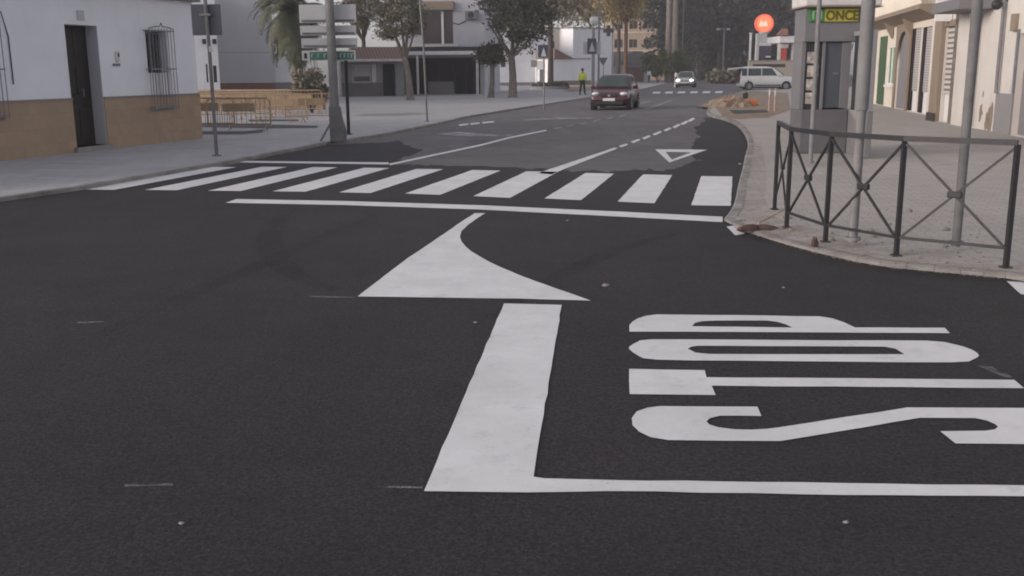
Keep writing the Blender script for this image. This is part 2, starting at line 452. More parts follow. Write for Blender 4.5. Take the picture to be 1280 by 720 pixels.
# pavements with kerbs
def ramp_h(x, y):
    if y < 9: return .04
    if y < 11.6: return .04 - .02 * (y - 9) / 2.6
    if y < 17: return .02
    if y < 19: return .02 + .08 * (y - 17) / 2
    return .10
def flat_l(x, y): return .06
def pavement(name, outer, edge, hf, m, label, cuts):
    """edge = road side polyline, outer = closing points."""
    loop = list(edge) + list(outer)
    vl = [[Vector((p[0], p[1], 0)) for p in loop]]
    tri = tessellate_polygon(vl)
    bm = bmesh.new(); bv = [bm.verts.new((p[0], p[1], 0)) for p in loop]
    for t in tri:
        try: bm.faces.new([bv[i] for i in t])
        except ValueError: pass
    for y in cuts: bmesh.ops.bisect_plane(bm, geom=bm.verts[:] + bm.edges[:] + bm.faces[:], plane_co=(0, y, 0), plane_no=(0, 1, 0))
    for v in bm.verts: v.co.z = hf(v.co.x, v.co.y)
    for f in bm.faces:
        if f.normal.z < 0: f.normal_flip()
    me = bpy.data.meshes.new(name); bm.to_mesh(me); bm.free(); me.materials.append(m)
    o = bpy.data.objects.new(name, me); col.objects.link(o)
    return tag(o, label, 'pavement', kind='structure')
def kerb(name, edge, hf, label, w=.12, side=1):
    """a row of separate kerb stones laid along the edge, joints and small height differences included."""
    mb = MB(); rr = random.Random(len(edge)); nrm = []
    for i in range(len(edge)):
        a = Vector((*edge[max(0, i - 1)], 0)); b = Vector((*edge[min(len(edge) - 1, i + 1)], 0)); d = (b - a).normalized(); nrm.append(Vector((-d.y, d.x, 0)) * side)
    for i in range(len(edge) - 1):
        a, b = Vector((*edge[i], 0)), Vector((*edge[i + 1], 0)); t = (b - a).normalized() * .0025; up = .004 + rr.uniform(-.003, .007); ring = []
        for p, n in ((a + t, nrm[i]), (b - t, nrm[i + 1])):
            q = p + n * w; m_ = p + n * .018
            ring.append([(p.x, p.y, -.02), (p.x, p.y, hf(p.x, p.y) + up - .014), (m_.x, m_.y, hf(p.x, p.y) + up), (q.x, q.y, hf(q.x, q.y) + up), (q.x, q.y, -.02)])
        mb.add(ring[0] + ring[1], [(k, k + 1, k + 6, k + 5) for k in range(4)] + [(0, 1, 2, 3, 4), (9, 8, 7, 6, 5)])
    o = mb.build(name, M['kerb']); return tag(o, label, 'kerb', kind='structure')
def densify(e, step=1.0):
    out = []
    for a, b in zip(e[:-1], e[1:]):
        k = max(1, int(math.hypot(b[0] - a[0], b[1] - a[1]) / step))
        out += [(a[0] + (b[0] - a[0]) * i / k, a[1] + (b[1] - a[1]) * i / k) for i in range(k)]
    return out + [e[-1]]
ledge = [(-40, -3), (-9.5, 9.0)] + LE
pavement('pavement', [(20, 150), (-60, 150), (-60, -3)], ledge, flat_l, M['pave_l'], 'pale grey pavement along the white houses', [])
kerb('kerb', densify(ledge[1:]), flat_l, 'low grey kerb edging the pale grey pavement', side=1)
redge = road_r
pavement('pavement', [(60, 118), (60, 2.0)], redge, ramp_h, M['pave_r'], 'worn warm grey pavement with a dropped kerb by the railing', [9, 10, 11.6, 17, 19])
kerb('kerb', densify(redge[2:], .5), ramp_h, 'pale concrete kerb curving round the railing corner', side=-1)

# ------------------------------------------------------------------ road markings
def smudge(name, base, lo, hi, scale, top):
    m, nt, b = newmat(name); p = pos(nt); b.inputs['Base Color'].default_value = c4(base); b.inputs['Roughness'].default_value = .95; b.inputs['Specular IOR Level'].default_value = .1
    nt.links.new(ramp(nt, noise(nt, p, scale, 6, .75), lo, hi, 0, top), b.inputs['Alpha']); return m
M['tyre'] = smudge('tyre_rubber', (.010, .009, .010), .35, .75, 1.3, .20)
M['chalk'] = smudge('chalk_trace', (.38, .37, .37), .38, .62, 6, .55)
M['sand'] = smudge('blown_sand', (.44, .385, .335), .42, .68, 2.6, .65)
def ragged(loop, step=.16, amp=.0022):
    """hand laid paint: edges waver by a few millimetres."""
    rr = random.Random(len(loop) * 31 + int(loop[0][0] * 977)); out = []; n = len(loop); per = sum(math.dist(loop[i], loop[(i + 1) % n]) for i in range(n)); step = max(step, per / 260)
    for i in range(n):
        a, b = loop[i], loop[(i + 1) % n]; L = math.dist(a, b)
        if L < 1e-6: continue
        k = max(1, int(L / step)); nx, ny = -(b[1] - a[1]) / L, (b[0] - a[0]) / L
        for j in range(k):
            t = j / k; e = rr.gauss(0, amp) * (0.4 if j == 0 else 1); out.append((a[0] + (b[0] - a[0]) * t + nx * e, a[1] + (b[1] - a[1]) * t + ny * e))
    return out
def mark(name, px, label, holes=(), z=ZN, m=None):
    return sheet(name, [ragged(gp(px))] + [ragged(gp(h)) for h in holes], z, m or M['paint'], label, 'road marking')
zebra = [[(104, 237.5), (142, 238), (295.6, 209.4), (263.7, 209)], [(181, 238), (220.6, 238.4), (359, 209.2), (327.5, 209)],
         [(260, 239), (301, 239.4), (422, 209.7), (391, 209.4)], [(340.6, 239.8), (382, 240.3), (487, 210.5), (455, 210.2)],
         [(424, 241), (463, 242), (554, 212), (520.6, 211.6)], [(506.5, 242.5), (550, 244.3), (625.8, 213.8), (590, 213)],
         [(591.6, 245.8), (637.6, 248), (697.6, 215.3), (658, 214.6)], [(680.4, 248.7), (726.4, 250.9), (767.7, 217.6), (731.8, 216.7)],
         [(772, 252.7), (818, 254.8), (840.3, 219.4), (803.6, 218.6)], [(864, 257.3), (913.2, 258), (915.7, 221.2), (876.6, 220.7)]]
ords = ['leftmost', 'second from the left', 'third from the left', 'fourth from the left', 'fifth from the left', 'fifth from the right', 'fourth from the right', 'third from the right', 'second from the right', 'rightmost']
for q, od in zip(zebra, ords):
    o = mark('zebra_stripe', q, 'white stripe of the near zebra crossing, %s' % od); o['group'] = 'stripes of the near zebra crossing'
mark('stop_line', [(295.6, 249.5), (430, 251.9), (600, 257.2), (790, 266), (903, 271.7), (903, 278.5), (790, 272.4), (600, 262.7), (430, 257), (282, 254.2)], 'long thin white line just before the near zebra crossing')
mark('painted_wedge', [(447, 371.8), (505, 327), (560, 289.5), (593, 267.2), (607, 267), (596, 274), (585, 282), (577, 289.5), (575, 297), (577, 303), (582, 309), (589, 315), (599, 321), (612, 328.5), (627, 335.5), (647, 344), (669, 352.3), (711, 367), (738.5, 377), (650, 374.5)],
     'solid white curved wedge beyond the thick bar')
mark('lane_bar', [(630, 380.5), (702, 382.3), (667, 598), (680, 600), (760, 602), (1000, 605), (1330, 609.5), (1330, 623.5), (1000, 620), (760, 616), (659, 617.8), (600, 617), (530, 616)],
     'thick white bar running into a thin white line along its foot')
def sp(l): return [(760 + x / 2.4615, 370 + y / 2.4615) for x, y in l]
mark('letter_p', sp([(65, 113), (65, 93), (75, 82), (92, 72), (118, 64), (150, 60), (400, 62), (650, 66), (690, 72), (725, 84), (760, 100), (1035, 101), (1052, 118), (560, 115)]),
     'white road letter P farthest from the thin foot line', [sp([(258, 96.5), (268, 86), (290, 81), (330, 79), (490, 79), (520, 83), (545, 90), (568, 100.5), (400, 98)])])
mark('letter_o', sp(smooth_loop([(64, 166), (72, 155), (92, 145), (135, 137), (400, 138), (700, 140), (980, 141), (1060, 151), (1115, 167), (1141, 186), (1120, 200), (1060, 208), (700, 206), (400, 203), (150, 200), (95, 188)], 2)),
     'white road letter O between the letters P and T', [sp([(245, 166), (255, 160), (275, 157), (560, 158), (850, 159.5), (885, 166), (912, 183), (610, 183), (310, 182), (270, 178)])])
mark('letter_t', sp([(65, 228), (297, 232), (303, 254), (780, 257), (1250, 262), (1280, 288), (800, 284), (320, 280), (331, 309), (200, 307), (66, 306)]), 'white road letter T between the letters O and S')
mark('letter_s', sp([(460, 345), (472, 374), (400, 372.5), (345, 373), (313, 380), (303, 390), (312, 400), (340, 409), (390, 415), (440, 416), (490, 413), (520, 409), (920, 347), (1100, 348), (1280, 349), (1345, 354), (1395, 370), (1415, 395), (1405, 425), (1370, 450), (1300, 461), (1180, 459), (1068, 458.5), (1022, 421), (1110, 420), (1160, 419), (1190, 415), (1199, 407), (1190, 399), (1165, 388), (1130, 380), (960, 379), (530, 451), (350, 450), (185, 448), (130, 439), (95, 422), (75, 402), (73, 380), (88, 360), (120, 348), (160, 343), (300, 344)]),
     'white road letter S nearest the thin foot line')
mark('give_way_triangle', [(819, 187), (884, 187.6), (836.5, 203.6)], 'hollow white give way triangle on the dark lane', [[(832, 190.3), (864, 190.8), (839.8, 200)]])
mark('edge_line', [(487, 205), (600, 181), (637, 171.5), (683, 162.5), (683, 164), (637, 173.3), (600, 183), (487, 207.2)], 'white edge line slanting away from the left end of the zebra')
mark('edge_line', [(300, 201.5), (486, 203.5), (486, 206), (300, 203.6)], 'thin white line just beyond the left zebra stripes')
mark('centre_line', [(672, 217), (697.5, 208.5), (768, 185), (772.5, 185.8), (705, 212), (690, 218.5)], 'white centre line growing out of the zebra crossing')
dash = [(775, 783.5, 183, 181), (790, 799, 177.6, 175.2), (804, 812, 173, 170.5), (817, 826, 168, 165.2), (831, 838, 163, 160.6), (842, 849, 159, 156.3), (852, 859, 155, 152.3), (861, 867, 151, 148.6)]
for i, (a, b, ya, yb) in enumerate(dash):
    o = mark('lane_dash', [(a - 2, ya), (b - 1, yb - 1.2), (b + 2, yb), (a + 2, ya + 1.6)], 'short white dash in the line curving right beyond the centre line', m=M['paint']); o['group'] = 'dashes beyond the centre line'
for i, (a, b, ya, yb) in enumerate([(692, 701, 161, 159.6), (708, 717, 158, 156.5), (724, 732, 155, 153.6), (741, 749, 151.6, 150), (758, 765, 148.4, 147), (774, 781, 145.4, 144)]):
    o = mark('lane_dash', [(a - 1, ya), (b, yb - .6), (b + 2, yb), (a + 2, ya + .9)], 'faded short dash in the far lane line toward the red car', m=M['worn']); o['group'] = 'faded dashes toward the red car'
for i, (a, b, ya, yb) in enumerate([(573, 585, 156, 154.6), (587, 599, 154.6, 153.2), (602, 617, 153, 151.5)]):
    o = mark('kerb_block', [(a, ya), (b, yb), (b + 1, yb + 1.6), (a + 2, ya + 1.6)], 'small white painted block beside the left kerb'); o['group'] = 'white blocks beside the left kerb'
mark('faded_marking', [(545, 168), (575, 165), (627, 169.5), (640, 168), (640, 170), (600, 171), (560, 169.5)], 'old faded white marking left of the edge line', m=M['worn'])
mark('faded_marking', [(655, 149.5), (700, 147), (740, 147.5), (740, 148.6), (690, 149.3), (656, 151)], 'old faded white marking nearest the red car', m=M['worn'])
mark('lane_line', [(803, 136.5), (822, 131), (838, 125), (841, 125.4), (824, 132.2), (808, 137)], 'white lane line right of the red car', m=M['worn'])
mark('faded_marking', [(796, 130), (812, 126.6), (815, 127), (799, 130.6)], 'thin faded dash just right of the red car', m=M['worn'])
for i in range(6):
    x0 = 817 + i * 15.6; y0 = 116.4 - i * .15
    o = mark('far_zebra_stripe', [(x0, y0 - 1.6), (x0 + 9, y0 - 1.8), (x0 + 7.5, y0 + .6), (x0 - 2, y0 + .7)], 'white stripe of the far zebra crossing by the white car'); o['group'] = 'stripes of the far zebra crossing'
mark('painted_corner', [(908, 284), (919, 283), (931, 293), (919, 295)], 'small white painted corner at the tip of the kerb by the railing')
mark('painted_corner', [(1258, 352.5), (1290, 355), (1310, 372), (1276, 369)], 'white painted block by the kerb at the near railing end')
for q, l in (([(155, 607.5), (216, 606.3), (217, 609.5), (156, 610.5)], 'thin pale scratch on the asphalt, nearest the bottom left'), ([(472, 609.5), (528, 610.5), (528, 612.5), (472, 612)], 'thin pale line leading to the foot of the thick bar'),
             ([(386, 371), (446, 372), (446, 373.6), (388, 372.8)], 'thin pale line leading to the painted wedge'), ([(1222, 459), (1240, 459.5), (1266, 473), (1258, 474)], 'bent pale scratch beside the letter T'),
             ([(96, 404), (130, 402.5), (131, 404), (98, 405.5)], 'faint pale scratch on the left asphalt below the zebra')):
    tag(mark('chalk_line', q, l, m=M['chalk']), l, 'chalk line', kind='structure')

def arc_mark(px, w, label):
    c = smooth_loop([tuple(q) for q in gp(px)], 6, False); L = []; Rr = []
    for i, p in enumerate(c):
        a = Vector(c[max(0, i - 1)]); b = Vector(c[min(len(c) - 1, i + 1)]); d = (b - a).normalized(); n = Vector((-d.y, d.x)) * w * .5 * (.35 + .65 * math.sin(PI * (i + .5) / len(c)))
        L.append((p[0] + n.x, p[1] + n.y)); Rr.append((p[0] - n.x, p[1] - n.y))
    sheet('tyre_mark', [L + Rr[::-1]], ZM + .002, M['tyre'], label, 'tyre mark')
arc_mark([(372, 258), (348, 274), (337, 296), (345, 322), (372, 346), (420, 364)], .28, 'dark curved tyre smear left of the painted wedge')
arc_mark([(120, 420), (230, 372), (330, 330), (420, 290), (470, 268)], .22, 'long faint dark tyre smear sweeping across the left asphalt')
arc_mark([(610, 400), (700, 345), (780, 310), (850, 292)], .2, 'faint dark tyre smear right of the painted wedge')
for q, l in (([(918, 282), (960, 297.5), (1020, 314), (1100, 331), (1200, 340.5), (1300, 351), (1290, 326), (1180, 312), (1090, 300), (1010, 282), (950, 262), (925, 262)], 'drift of pale sand on the pavement along the railing foot'),
             ([(925, 236), (932, 206), (936, 184), (950, 180), (958, 215), (955, 255), (930, 262)], 'dusty sand on the pavement beside the zebra end')):
    pavement('sand', [], gp(q, .06), lambda x, y: ramp_h(x, y) + .012, M['sand'], l, [9, 10, 11.6, 17, 19])['category'] = 'sand'
def stone_mb(r, seed, flat=.6):
    rr = random.Random(seed); b = MB().sphere((0, 0, r * flat * .6), (r, r * .8, r * flat), 8, 6)
    b.v = [(x * rr.uniform(.75, 1.2), y * rr.uniform(.75, 1.2), z * rr.uniform(.8, 1.15)) for x, y, z in b.v]; return b
for px, py, r, l in ((757, 359, .03, 'flattened pale lump of rubble right of the painted wedge'), (1057, 656, .012, 'tiny white pebble below the thin foot line'), (979, 361, .013, 'small pale pebble above the letter P'), (227, 657, .012, 'tiny pale pebble at the lower left of the asphalt'),
                     (925, 206, .035, 'small white stone on the dark lane by the kerb'), (594, 405, .014, 'small pale crumb left of the thick bar'), (709, 277, .02, 'small pale crumb just below the stop line')):
    g = G(px, py); o = stone_mb(r, px, .45).build('pebble', M['pebble'], smooth=True); o.location = (g.x, g.y, ZN); tag(o, l, 'pebble')

# ------------------------------------------------------------------ buildings
def wall_holes(L, H, holes, depth, z0=-.05):
    """front wall from u=0..L, z0..H with rectangular holes (u0,u1,z0,z1,reveal); closed box body of given depth behind."""
    us = sorted({0, L} | {h[0] for h in holes} | {h[1] for h in holes}); zs = sorted({z0, H} | {h[2] for h in holes} | {h[3] for h in holes})
    us = [u for u in us if 0 <= u <= L]; zs = [z for z in zs if z0 <= z <= H]
    mb = MB()
    for i in range(len(us) - 1):
        for j in range(len(zs) - 1):
            cu, cz = (us[i] + us[i + 1]) / 2, (zs[j] + zs[j + 1]) / 2
            if any(h[0] < cu < h[1] and h[2] < cz < h[3] for h in holes): continue
            mb.add([(us[i], 0, zs[j]), (us[i + 1], 0, zs[j]), (us[i + 1], 0, zs[j + 1]), (us[i], 0, zs[j + 1])], [(0, 1, 2, 3)])
    for a, b, c, d, t in holes:
        mb.add([(a, 0, c), (a, t, c), (a, t, d), (a, 0, d)], [(0, 1, 2, 3)]); mb.add([(b, 0, c), (b, t, c), (b, t, d), (b, 0, d)], [(3, 2, 1, 0)])
        mb.add([(a, 0, d), (b, 0, d), (b, t, d), (a, t, d)], [(0, 1, 2, 3)][::-1]); mb.add([(a, 0, c), (b, 0, c), (b, t, c), (a, t, c)], [(0, 1, 2, 3)])
        mb.add([(a, t + .12, c), (b, t + .12, c), (b, t + .12, d), (a, t + .12, d)], [(0, 1, 2, 3)])
        e = t + .12
        mb.add([(a, t, c), (a, e, c), (a, e, d), (a, t, d), (b, t, c), (b, e, c), (b, e, d), (b, t, d)], [(0, 1, 2, 3), (4, 7, 6, 5), (0, 4, 5, 1), (3, 2, 6, 7)])
    D = depth
    mb.add([(0, 0, z0), (0, D, z0), (0, D, H), (0, 0, H)], [(0, 1, 2, 3)]); mb.add([(L, 0, z0), (L, D, z0), (L, D, H), (L, 0, H)], [(3, 2, 1, 0)])
    mb.add([(0, D, z0), (L, D, z0), (L, D, H), (0, D, H)], [(0, 3, 2, 1)]); mb.add([(0, 0, H), (L, 0, H), (L, D, H), (0, D, H)], [(0, 1, 2, 3)])
    return mb
def house(name, label, cat, fr, H, depth, holes, m, group=None):
    r = thing(name, label, cat, fr.p0, fr.a, group)
    w = wall_holes(fr.L, H, holes, depth).build('wall', m, r, fix=False)
    return r
def hole(fr, a, b, reveal=.2, zmin=None, off=0):
    """opening from two photo points (top-left, bottom-right) on a facade."""
    u0, z1 = fr.uv(*a, off); u1, z0 = fr.uv(*b, off)
    if zmin is not None: z0 = zmin
    return (u0, u1, z0, z1, reveal)
def window_in(r, h, frame_m, glass_m, mull=1, bars=0, fw=.06):
    a, b, c, d, t = h
    f = MB(); y0, y1 = t - .06, t
    f.box((a, y0, c), (a + fw, y1, d)); f.box((b - fw, y0, c), (b, y1, d)); f.box((a + fw, y0, c), (b - fw, y1, c + fw)); f.box((a + fw, y0, d - fw), (b - fw, y1, d))
    for k in range(mull):
        x = a + (b - a) * (k + 1) / (mull + 1); f.box((x - fw / 2, y0 - .003, c + fw), (x + fw / 2, y1 - .003, d - fw))
    w = f.build('window', frame_m, r)
    BX('pane', glass_m, w, (a + fw * .5, t - .02, c + fw * .5), (b - fw * .5, t - .01, d - fw * .5))
    return w

# --- white house at the left with ochre dado
pA, pB = Vector(G(0, 201, .06)), Vector(G(252, 173, .06))
d = (pB - pA).normalized()
f1 = Frame(pA - d * 7, pB)
hd = hole(f1, (80, 30), (122, 184), .55, .16); u1 = f1.uv(135, 186)[0]; hd = (hd[0], u1, .16, hd[3], .55)
hw = hole(f1, (181, 38), (215, 134), .25)
hw2 = (f1.uv(-16, 60)[0] - 1.35, f1.uv(-9, 60)[0], hw[2], hw[3], .25)
H1 = f1.uv(245, 3)[1]
h1 = house('white_house', 'white one storey house with ochre tiled dado and dark doorway', 'house', f1, H1, 9, [hd, hw, hw2], M['white_wall'])
dz = f1.uv(250, 118)[1]
db = MB()
for a, b in ((0, hd[0]), (hd[1], f1.L)):
    db.box((a, -.025, 0), (b, 0.0, dz))
db.box((f1.L, -.025, 0), (f1.L + .025, 9, dz)); db.build('dado', M['brown_dado'], h1, fix=True)
tr = MB()
for a, b in ((0, hd[0]), (hd[1], f1.L)): tr.box((a, -.045, dz), (b, 0.0, dz + .035))
tr.build('dado_trim', M['grey_dado'], h1)
BX('doorstep', M['kerb'], h1, (hd[0] - .08, -.12, .02), (hd[1] + .12, .5, .16), .01)
um = hd[0] + (hd[1] - hd[0]) * .62
dr = MB().box((hd[0] + .02, .30, .16), (hd[1] - .005, .36, hd[3] - .005)); door = dr.build('door', M['dark_wood'], h1)
pn = MB()
for zz in (.35, 1.25, 2.05):
    for ux in (.12, (hd[1] - hd[0]) * .55): pn.box((hd[0] + ux, .28, zz), (hd[0] + ux + (hd[1] - hd[0]) * .36, .30, zz + .62))
pn.build('panel', M['dark_wood'], door, bevel=.008)
MB().tube([(hd[1] - .3, .25, 1.2), (hd[1] - .3, .25, 1.38)], .014).build('handle', M['steel'], door)
BX('door_jamb', M['white_wall2'], h1, (hd[1] - .012, .004, .165), (hd[1] + .0, .30, hd[3] - .006))
def grille(r, h, proj=.16):
    a, b, c, d, t = h; a -= .06; b += .06; c -= .02; d += .05
    g = MB()
    n = max(6, int((b - a) / .11))
    for k in range(n + 1):
        u = a + (b - a) * k / n; g.tube([(u, -proj, c), (u, -proj, d)], .009, 6)
    for z in (c + .05, (c + d) / 2, d - .05): g.box((a - .01, -proj - .012, z - .014), (b + .01, -proj + .012, z + .014))
    for u in (a, b):
        for z in (c + .05, (c + d) / 2, d - .05): g.box((u - .012, -proj + .013, z - .012), (u + .012, .0, z + .012))
    m_ = (a + b) / 2
    g.tube([(a, -proj, d), (a + (m_ - a) * .5, -proj, d + .04), (m_ - .05, -proj, d + .05), (m_, -proj, d + .13), (m_ + .05, -proj, d + .05), (b - (b - m_) * .5, -proj, d + .04), (b, -proj, d)], .014, 6)
    return g.build('window_grille', M['grille'], r)
for h in (hw, hw2):
    wi = window_in(h1, h, M['grey_door'], M['glass'], 1)
    zm = h[2] + (h[3] - h[2]) * .46
    BX('shutter', M['slats'], wi, (h[0] + .005, .015, h[2] + .005), (h[1] - .005, .04, zm))
    grille(h1, h)
    BX('sill', M['kerb'], h1, (h[0] - .05, -.05, h[2] - .05), (h[1] + .05, .2, h[2]), .006)
u, z = f1.uv(146, 70); mb_ = BX('meter_box', M['offwhite'], h1, (u - .06, -.03, z - .12), (u + .06, .0, z + .10), .008); BX('meter_window', M['black'], mb_, (u + .0, -.036, z - .02), (u + .045, -.0305, z + .06))
u, z = f1.uv(145, 80.5); BX('letter_slot', M['grille'], h1, (u - .11, -.03, z - .03), (u + .11, .0, z + .02), .004)
u, z = f1.uv(100, 19); BX('house_number_plate', M['signback'], h1, (u - .10, -.025, z - .1), (u + .10, .0, z + .1), .004)
BX('cornice', M['kerb'], h1, (-.1, -.16, H1), (f1.L + .14, 9.1, H1 + .11), .01)
rf = MB().prism([(-.3, H1 + .112), (4.5, H1 + 1.6), (9.3, H1 + .112)], -.15, f1.L + .2, 'x'); rf.build('roof', M['terracotta'], h1)
cb = MB().tube([(0, -.02, H1 - .5), (3.0, -.02, H1 - .62), (f1.uv(5, 60)[0], -.02, H1 - .55)] + [(f1.uv(5, 60)[0] + .12, -.02, z_) for z_ in (2.4, 1.5)], .012, 6); cb.build('cable', M['black'], h1)

def simple_house(name, label, pl, pr, base_y, top, depth, m, holes=(), cat='house', group=None, dado=None):
    yl, yr = base_y if isinstance(base_y, tuple) else (base_y, base_y)
    a, b = G(pl, yl), G(pr, yr)
    fr = Frame(a, b); hs = [hole(fr, (x0, y0), (x1, y1), .12) for x0, y0, x1, y1 in holes]
    Hh = fr.uv((pl + pr) / 2, top)[1]
    r = house(name, label, cat, fr, Hh, depth, hs, m, group)
    if dado: BX('dado', dado[1], r, (0, -.05, 0), (fr.L, 0, fr.uv(pl, dado[0])[1]))
    return r, fr, hs, Hh

# --- narrow white house down the lane, seen past the corner
r, fr, hs, Hh = simple_house('white_house', 'narrow white house seen past the corner of the ochre dado house', 236, 277, (134, 133.1), -14, 6, M['white_wall3'], [(257, 80, 261, 103), (266, 82, 272, 103), (253, 112, 260, 127)])
for h in hs: window_in(r, h, M['iron'], M['glass'], 0)
for px in (254, 267):
    u, z = fr.uv(px, 52); l = MB().box((u - .09, -.3, z - .12), (u + .09, -.12, z + .12)).box((u - .02, -.12, z), (u + .02, 0, z + .04)); l.build('wall_lantern', M['iron'], r, bevel=.02)
BX('ledge', M['kerb'], r, (0, -.12, Hh), (fr.L, 6, Hh + .12))
# --- large blank grey white building
r, fr, hs, Hh = simple_house('blank_walled_building', 'large pale building with blank grey wall above a red brown base', 274, 346, (130, 128.8), -90, 12, M['white_wall2'], dado=(104, M['red_base']))
BX('coping', M['kerb'], r, (-.1, -.1, Hh), (fr.L + .1, 12.1, Hh + .2))
BX('wall_joint', M['grey_dado'], r, (0, -.012, fr.uv(310, 66)[1]), (fr.L, .0, fr.uv(310, 66)[1] + .03))
r, fr, hs, Hh = simple_house('garden_wall', 'low white garden wall below the palm', 345, 372, (127.6, 127.2), 69, .4, M['white_wall3'], cat='wall', dado=(103, M['grey_dado']))
BX('coping', M['kerb'], r, (-.04, -.06, Hh), (fr.L + .04, .46, Hh + .06))
# --- ochre low brick wall behind the barriers
r, fr, hs, Hh = simple_house('brick_wall', 'low ochre brick wall behind the yellow barriers', 240, 404, 139, 114, .35, M['ochre'], cat='wall')
BX('coping', M['brown_dado'], r, (-.03, -.04, Hh), (fr.L + .03, .39, Hh + .07), .01)

# --- kiosk bar with terracotta roof, and two storey white building
fb = Frame(G(428, 122), G(505, 121)); zz = lambda y: fb.uv(460, y)[1]
hb = [hole(fb, (440, 81), (464, 103), .15), hole(fb, (478, 80), (495, 116), .5, .05)]
rb = house('bar_pavilion', 'low grey bar pavilion with terracotta roof and pale awning edge', 'bar', fb, zz(77), 6, hb, M['grey_dado'])
wb = window_in(rb, hb[0], M['offwhite'], M['glass'], 0); BX('shutter', M['shutter'], wb, (hb[0][0] + .05, .06, hb[0][2] + .4), (hb[0][1] - .05, .08, hb[0][3] - .05))
BX('door', M['dark_room'], rb, (hb[1][0], .42, .05), (hb[1][1], .46, hb[1][3]))
BX('door_frame', M['offwhite'], rb, (fb.uv(464.5, 90)[0], -.04, zz(103)), (fb.uv(470, 90)[0], 0, zz(80)))
BX('plinth', M['kiosk_d'], rb, (0, -.08, 0), (hb[1][0] - .02, 0.0, zz(103.5)))
BX('awning', M['offwhite'], rb, (-.3, -1.1, zz(77)), (fb.L, .0, zz(74)), .02)
BX('roof', M['terracotta'], rb, (.5, .3, zz(77)), (fb.L - .1, 5, zz(76)))
MB().prism([(-.9, zz(74) + .003), (5.5, zz(74) + .003), (3.0, zz(58)), (1.6, zz(58))], fb.uv(441, 60)[0], fb.L, 'x').build('tiled_roof', M['terracotta'], rb)

fw_ = Frame(G(505, 119), G(617, 118.5)); zw = lambda y: fw_.uv(560, y)[1]
hW = [hole(fw_, (527, 14), (567, 55), .15), (fw_.uv(506, 90)[0], fw_.uv(600, 90)[0], .05, zw(72), 1.2)]
L2 = fw_.uv(606, 40)[0]
fw_.L = L2
rw = house('white_house', 'two storey white house with wide dark window over a dark bar front', 'house', fw_, zw(-60), 9, hW, M['white_wall2'])
wN = window_in(rw, hW[0], M['grille'], M['glass_red'], 0)
u = fw_.uv(553, 30)[0]; BX('mullion', M['white'], wN, (u - .08, .02, hW[0][2]), (u + .08, .085, hW[0][3]))
MB().box((hW[0][0] - .1, -.35, hW[0][3] + .05), (hW[0][1] + .1, .0, hW[0][3] + .65)).build('awning_box', M['stone'], rw, bevel=.03)
BX('window_ledge', M['offwhite'], rw, (fw_.uv(505, 56)[0], -.15, zw(58)), (hW[0][1] + .3, .0, zw(55.5)))
uu, z_ = fw_.uv(582, 14); u2, z2 = fw_.uv(597, 24); ac = BX('air_conditioner', M['grille'], rw, (uu, -.4, z2), (u2, -.02, z_), .02)
MB().tube([((uu + u2) / 2, -.405, (z_ + z2) / 2), ((uu + u2) / 2, -.42, (z_ + z2) / 2)], .22, 16).build('fan_grille', M['iron'], ac)
MB().tube([(uu, -.03, z2 - .1), (uu - .5, -.03, z2 - .35), (uu - 1.0, -.03, z2 - .2)], .03, 6).build('cable', M['black'], rw)
bf = BX('bar_front', M['dark_room'], rw, (hW[1][0] + .01, 1.0, .05), (hW[1][1] - .01, 1.05, hW[1][3]))
for px in (520, 545, 566, 580, 590):
    u = fw_.uv(px, 90)[0]; BX('mullion', M['iron'], bf, (u - .04, .93, .05), (u + .04, .998, hW[1][3]))
BX('counter', M['grey_dado'], rw, (fw_.uv(534, 100)[0], .3, .05), (fw_.uv(566, 100)[0], .7, zw(102)))
# canopy in front
cn = thing('bar_canopy', 'white framed flat canopy on slim posts in front of the dark bar', 'canopy', fw_.p0, fw_.a)
u0, u3 = fw_.uv(493, 70)[0], fw_.uv(614, 70)[0]; zc = zw(69)
cf = MB(); cf.box((u0, -2.6, zc), (u3, -2.45, zc + .24)).box((u0, -.35, zc), (u3, -.2, zc + .18)).box((u3 - .15, -2.45, zc), (u3, -.35, zc + .18)).box((u0, -2.45, zc), (u0 + .15, -.35, zc + .18)); cf.build('roof_frame', M['white'], cn)
BX('roof_cover_shadow', M['plastic'], cn, (u0 + .05, -2.55, zc + .243), (u3 - .05, -.22, zc + .52))  # black cover slab raised above the fascia to draw the roof edge's shadow line
for px, y in ((531, -2.52), (597, -.28), (603, -2.52), (613, -2.52)):
    u = fw_.uv(px, 100)[0]; BX('post', M['offwhite'], cn, (u - .07, y - .06, 0.06), (u + .07, y + .06, zc))
pz = thing('black_post', 'slim black post standing right of the big direction sign', 'post', G(436, 168, .06))
MB().tube([(0, 0, 0), (0, 0, 2.0)], .045, 10).tube([(0, 0, 2.0), (0, 0, 2.05)], .06, 10).build('shaft', M['black'], pz); BX('foot', M['black'], pz, (-.09, -.09, 0), (.09, .09, .02))

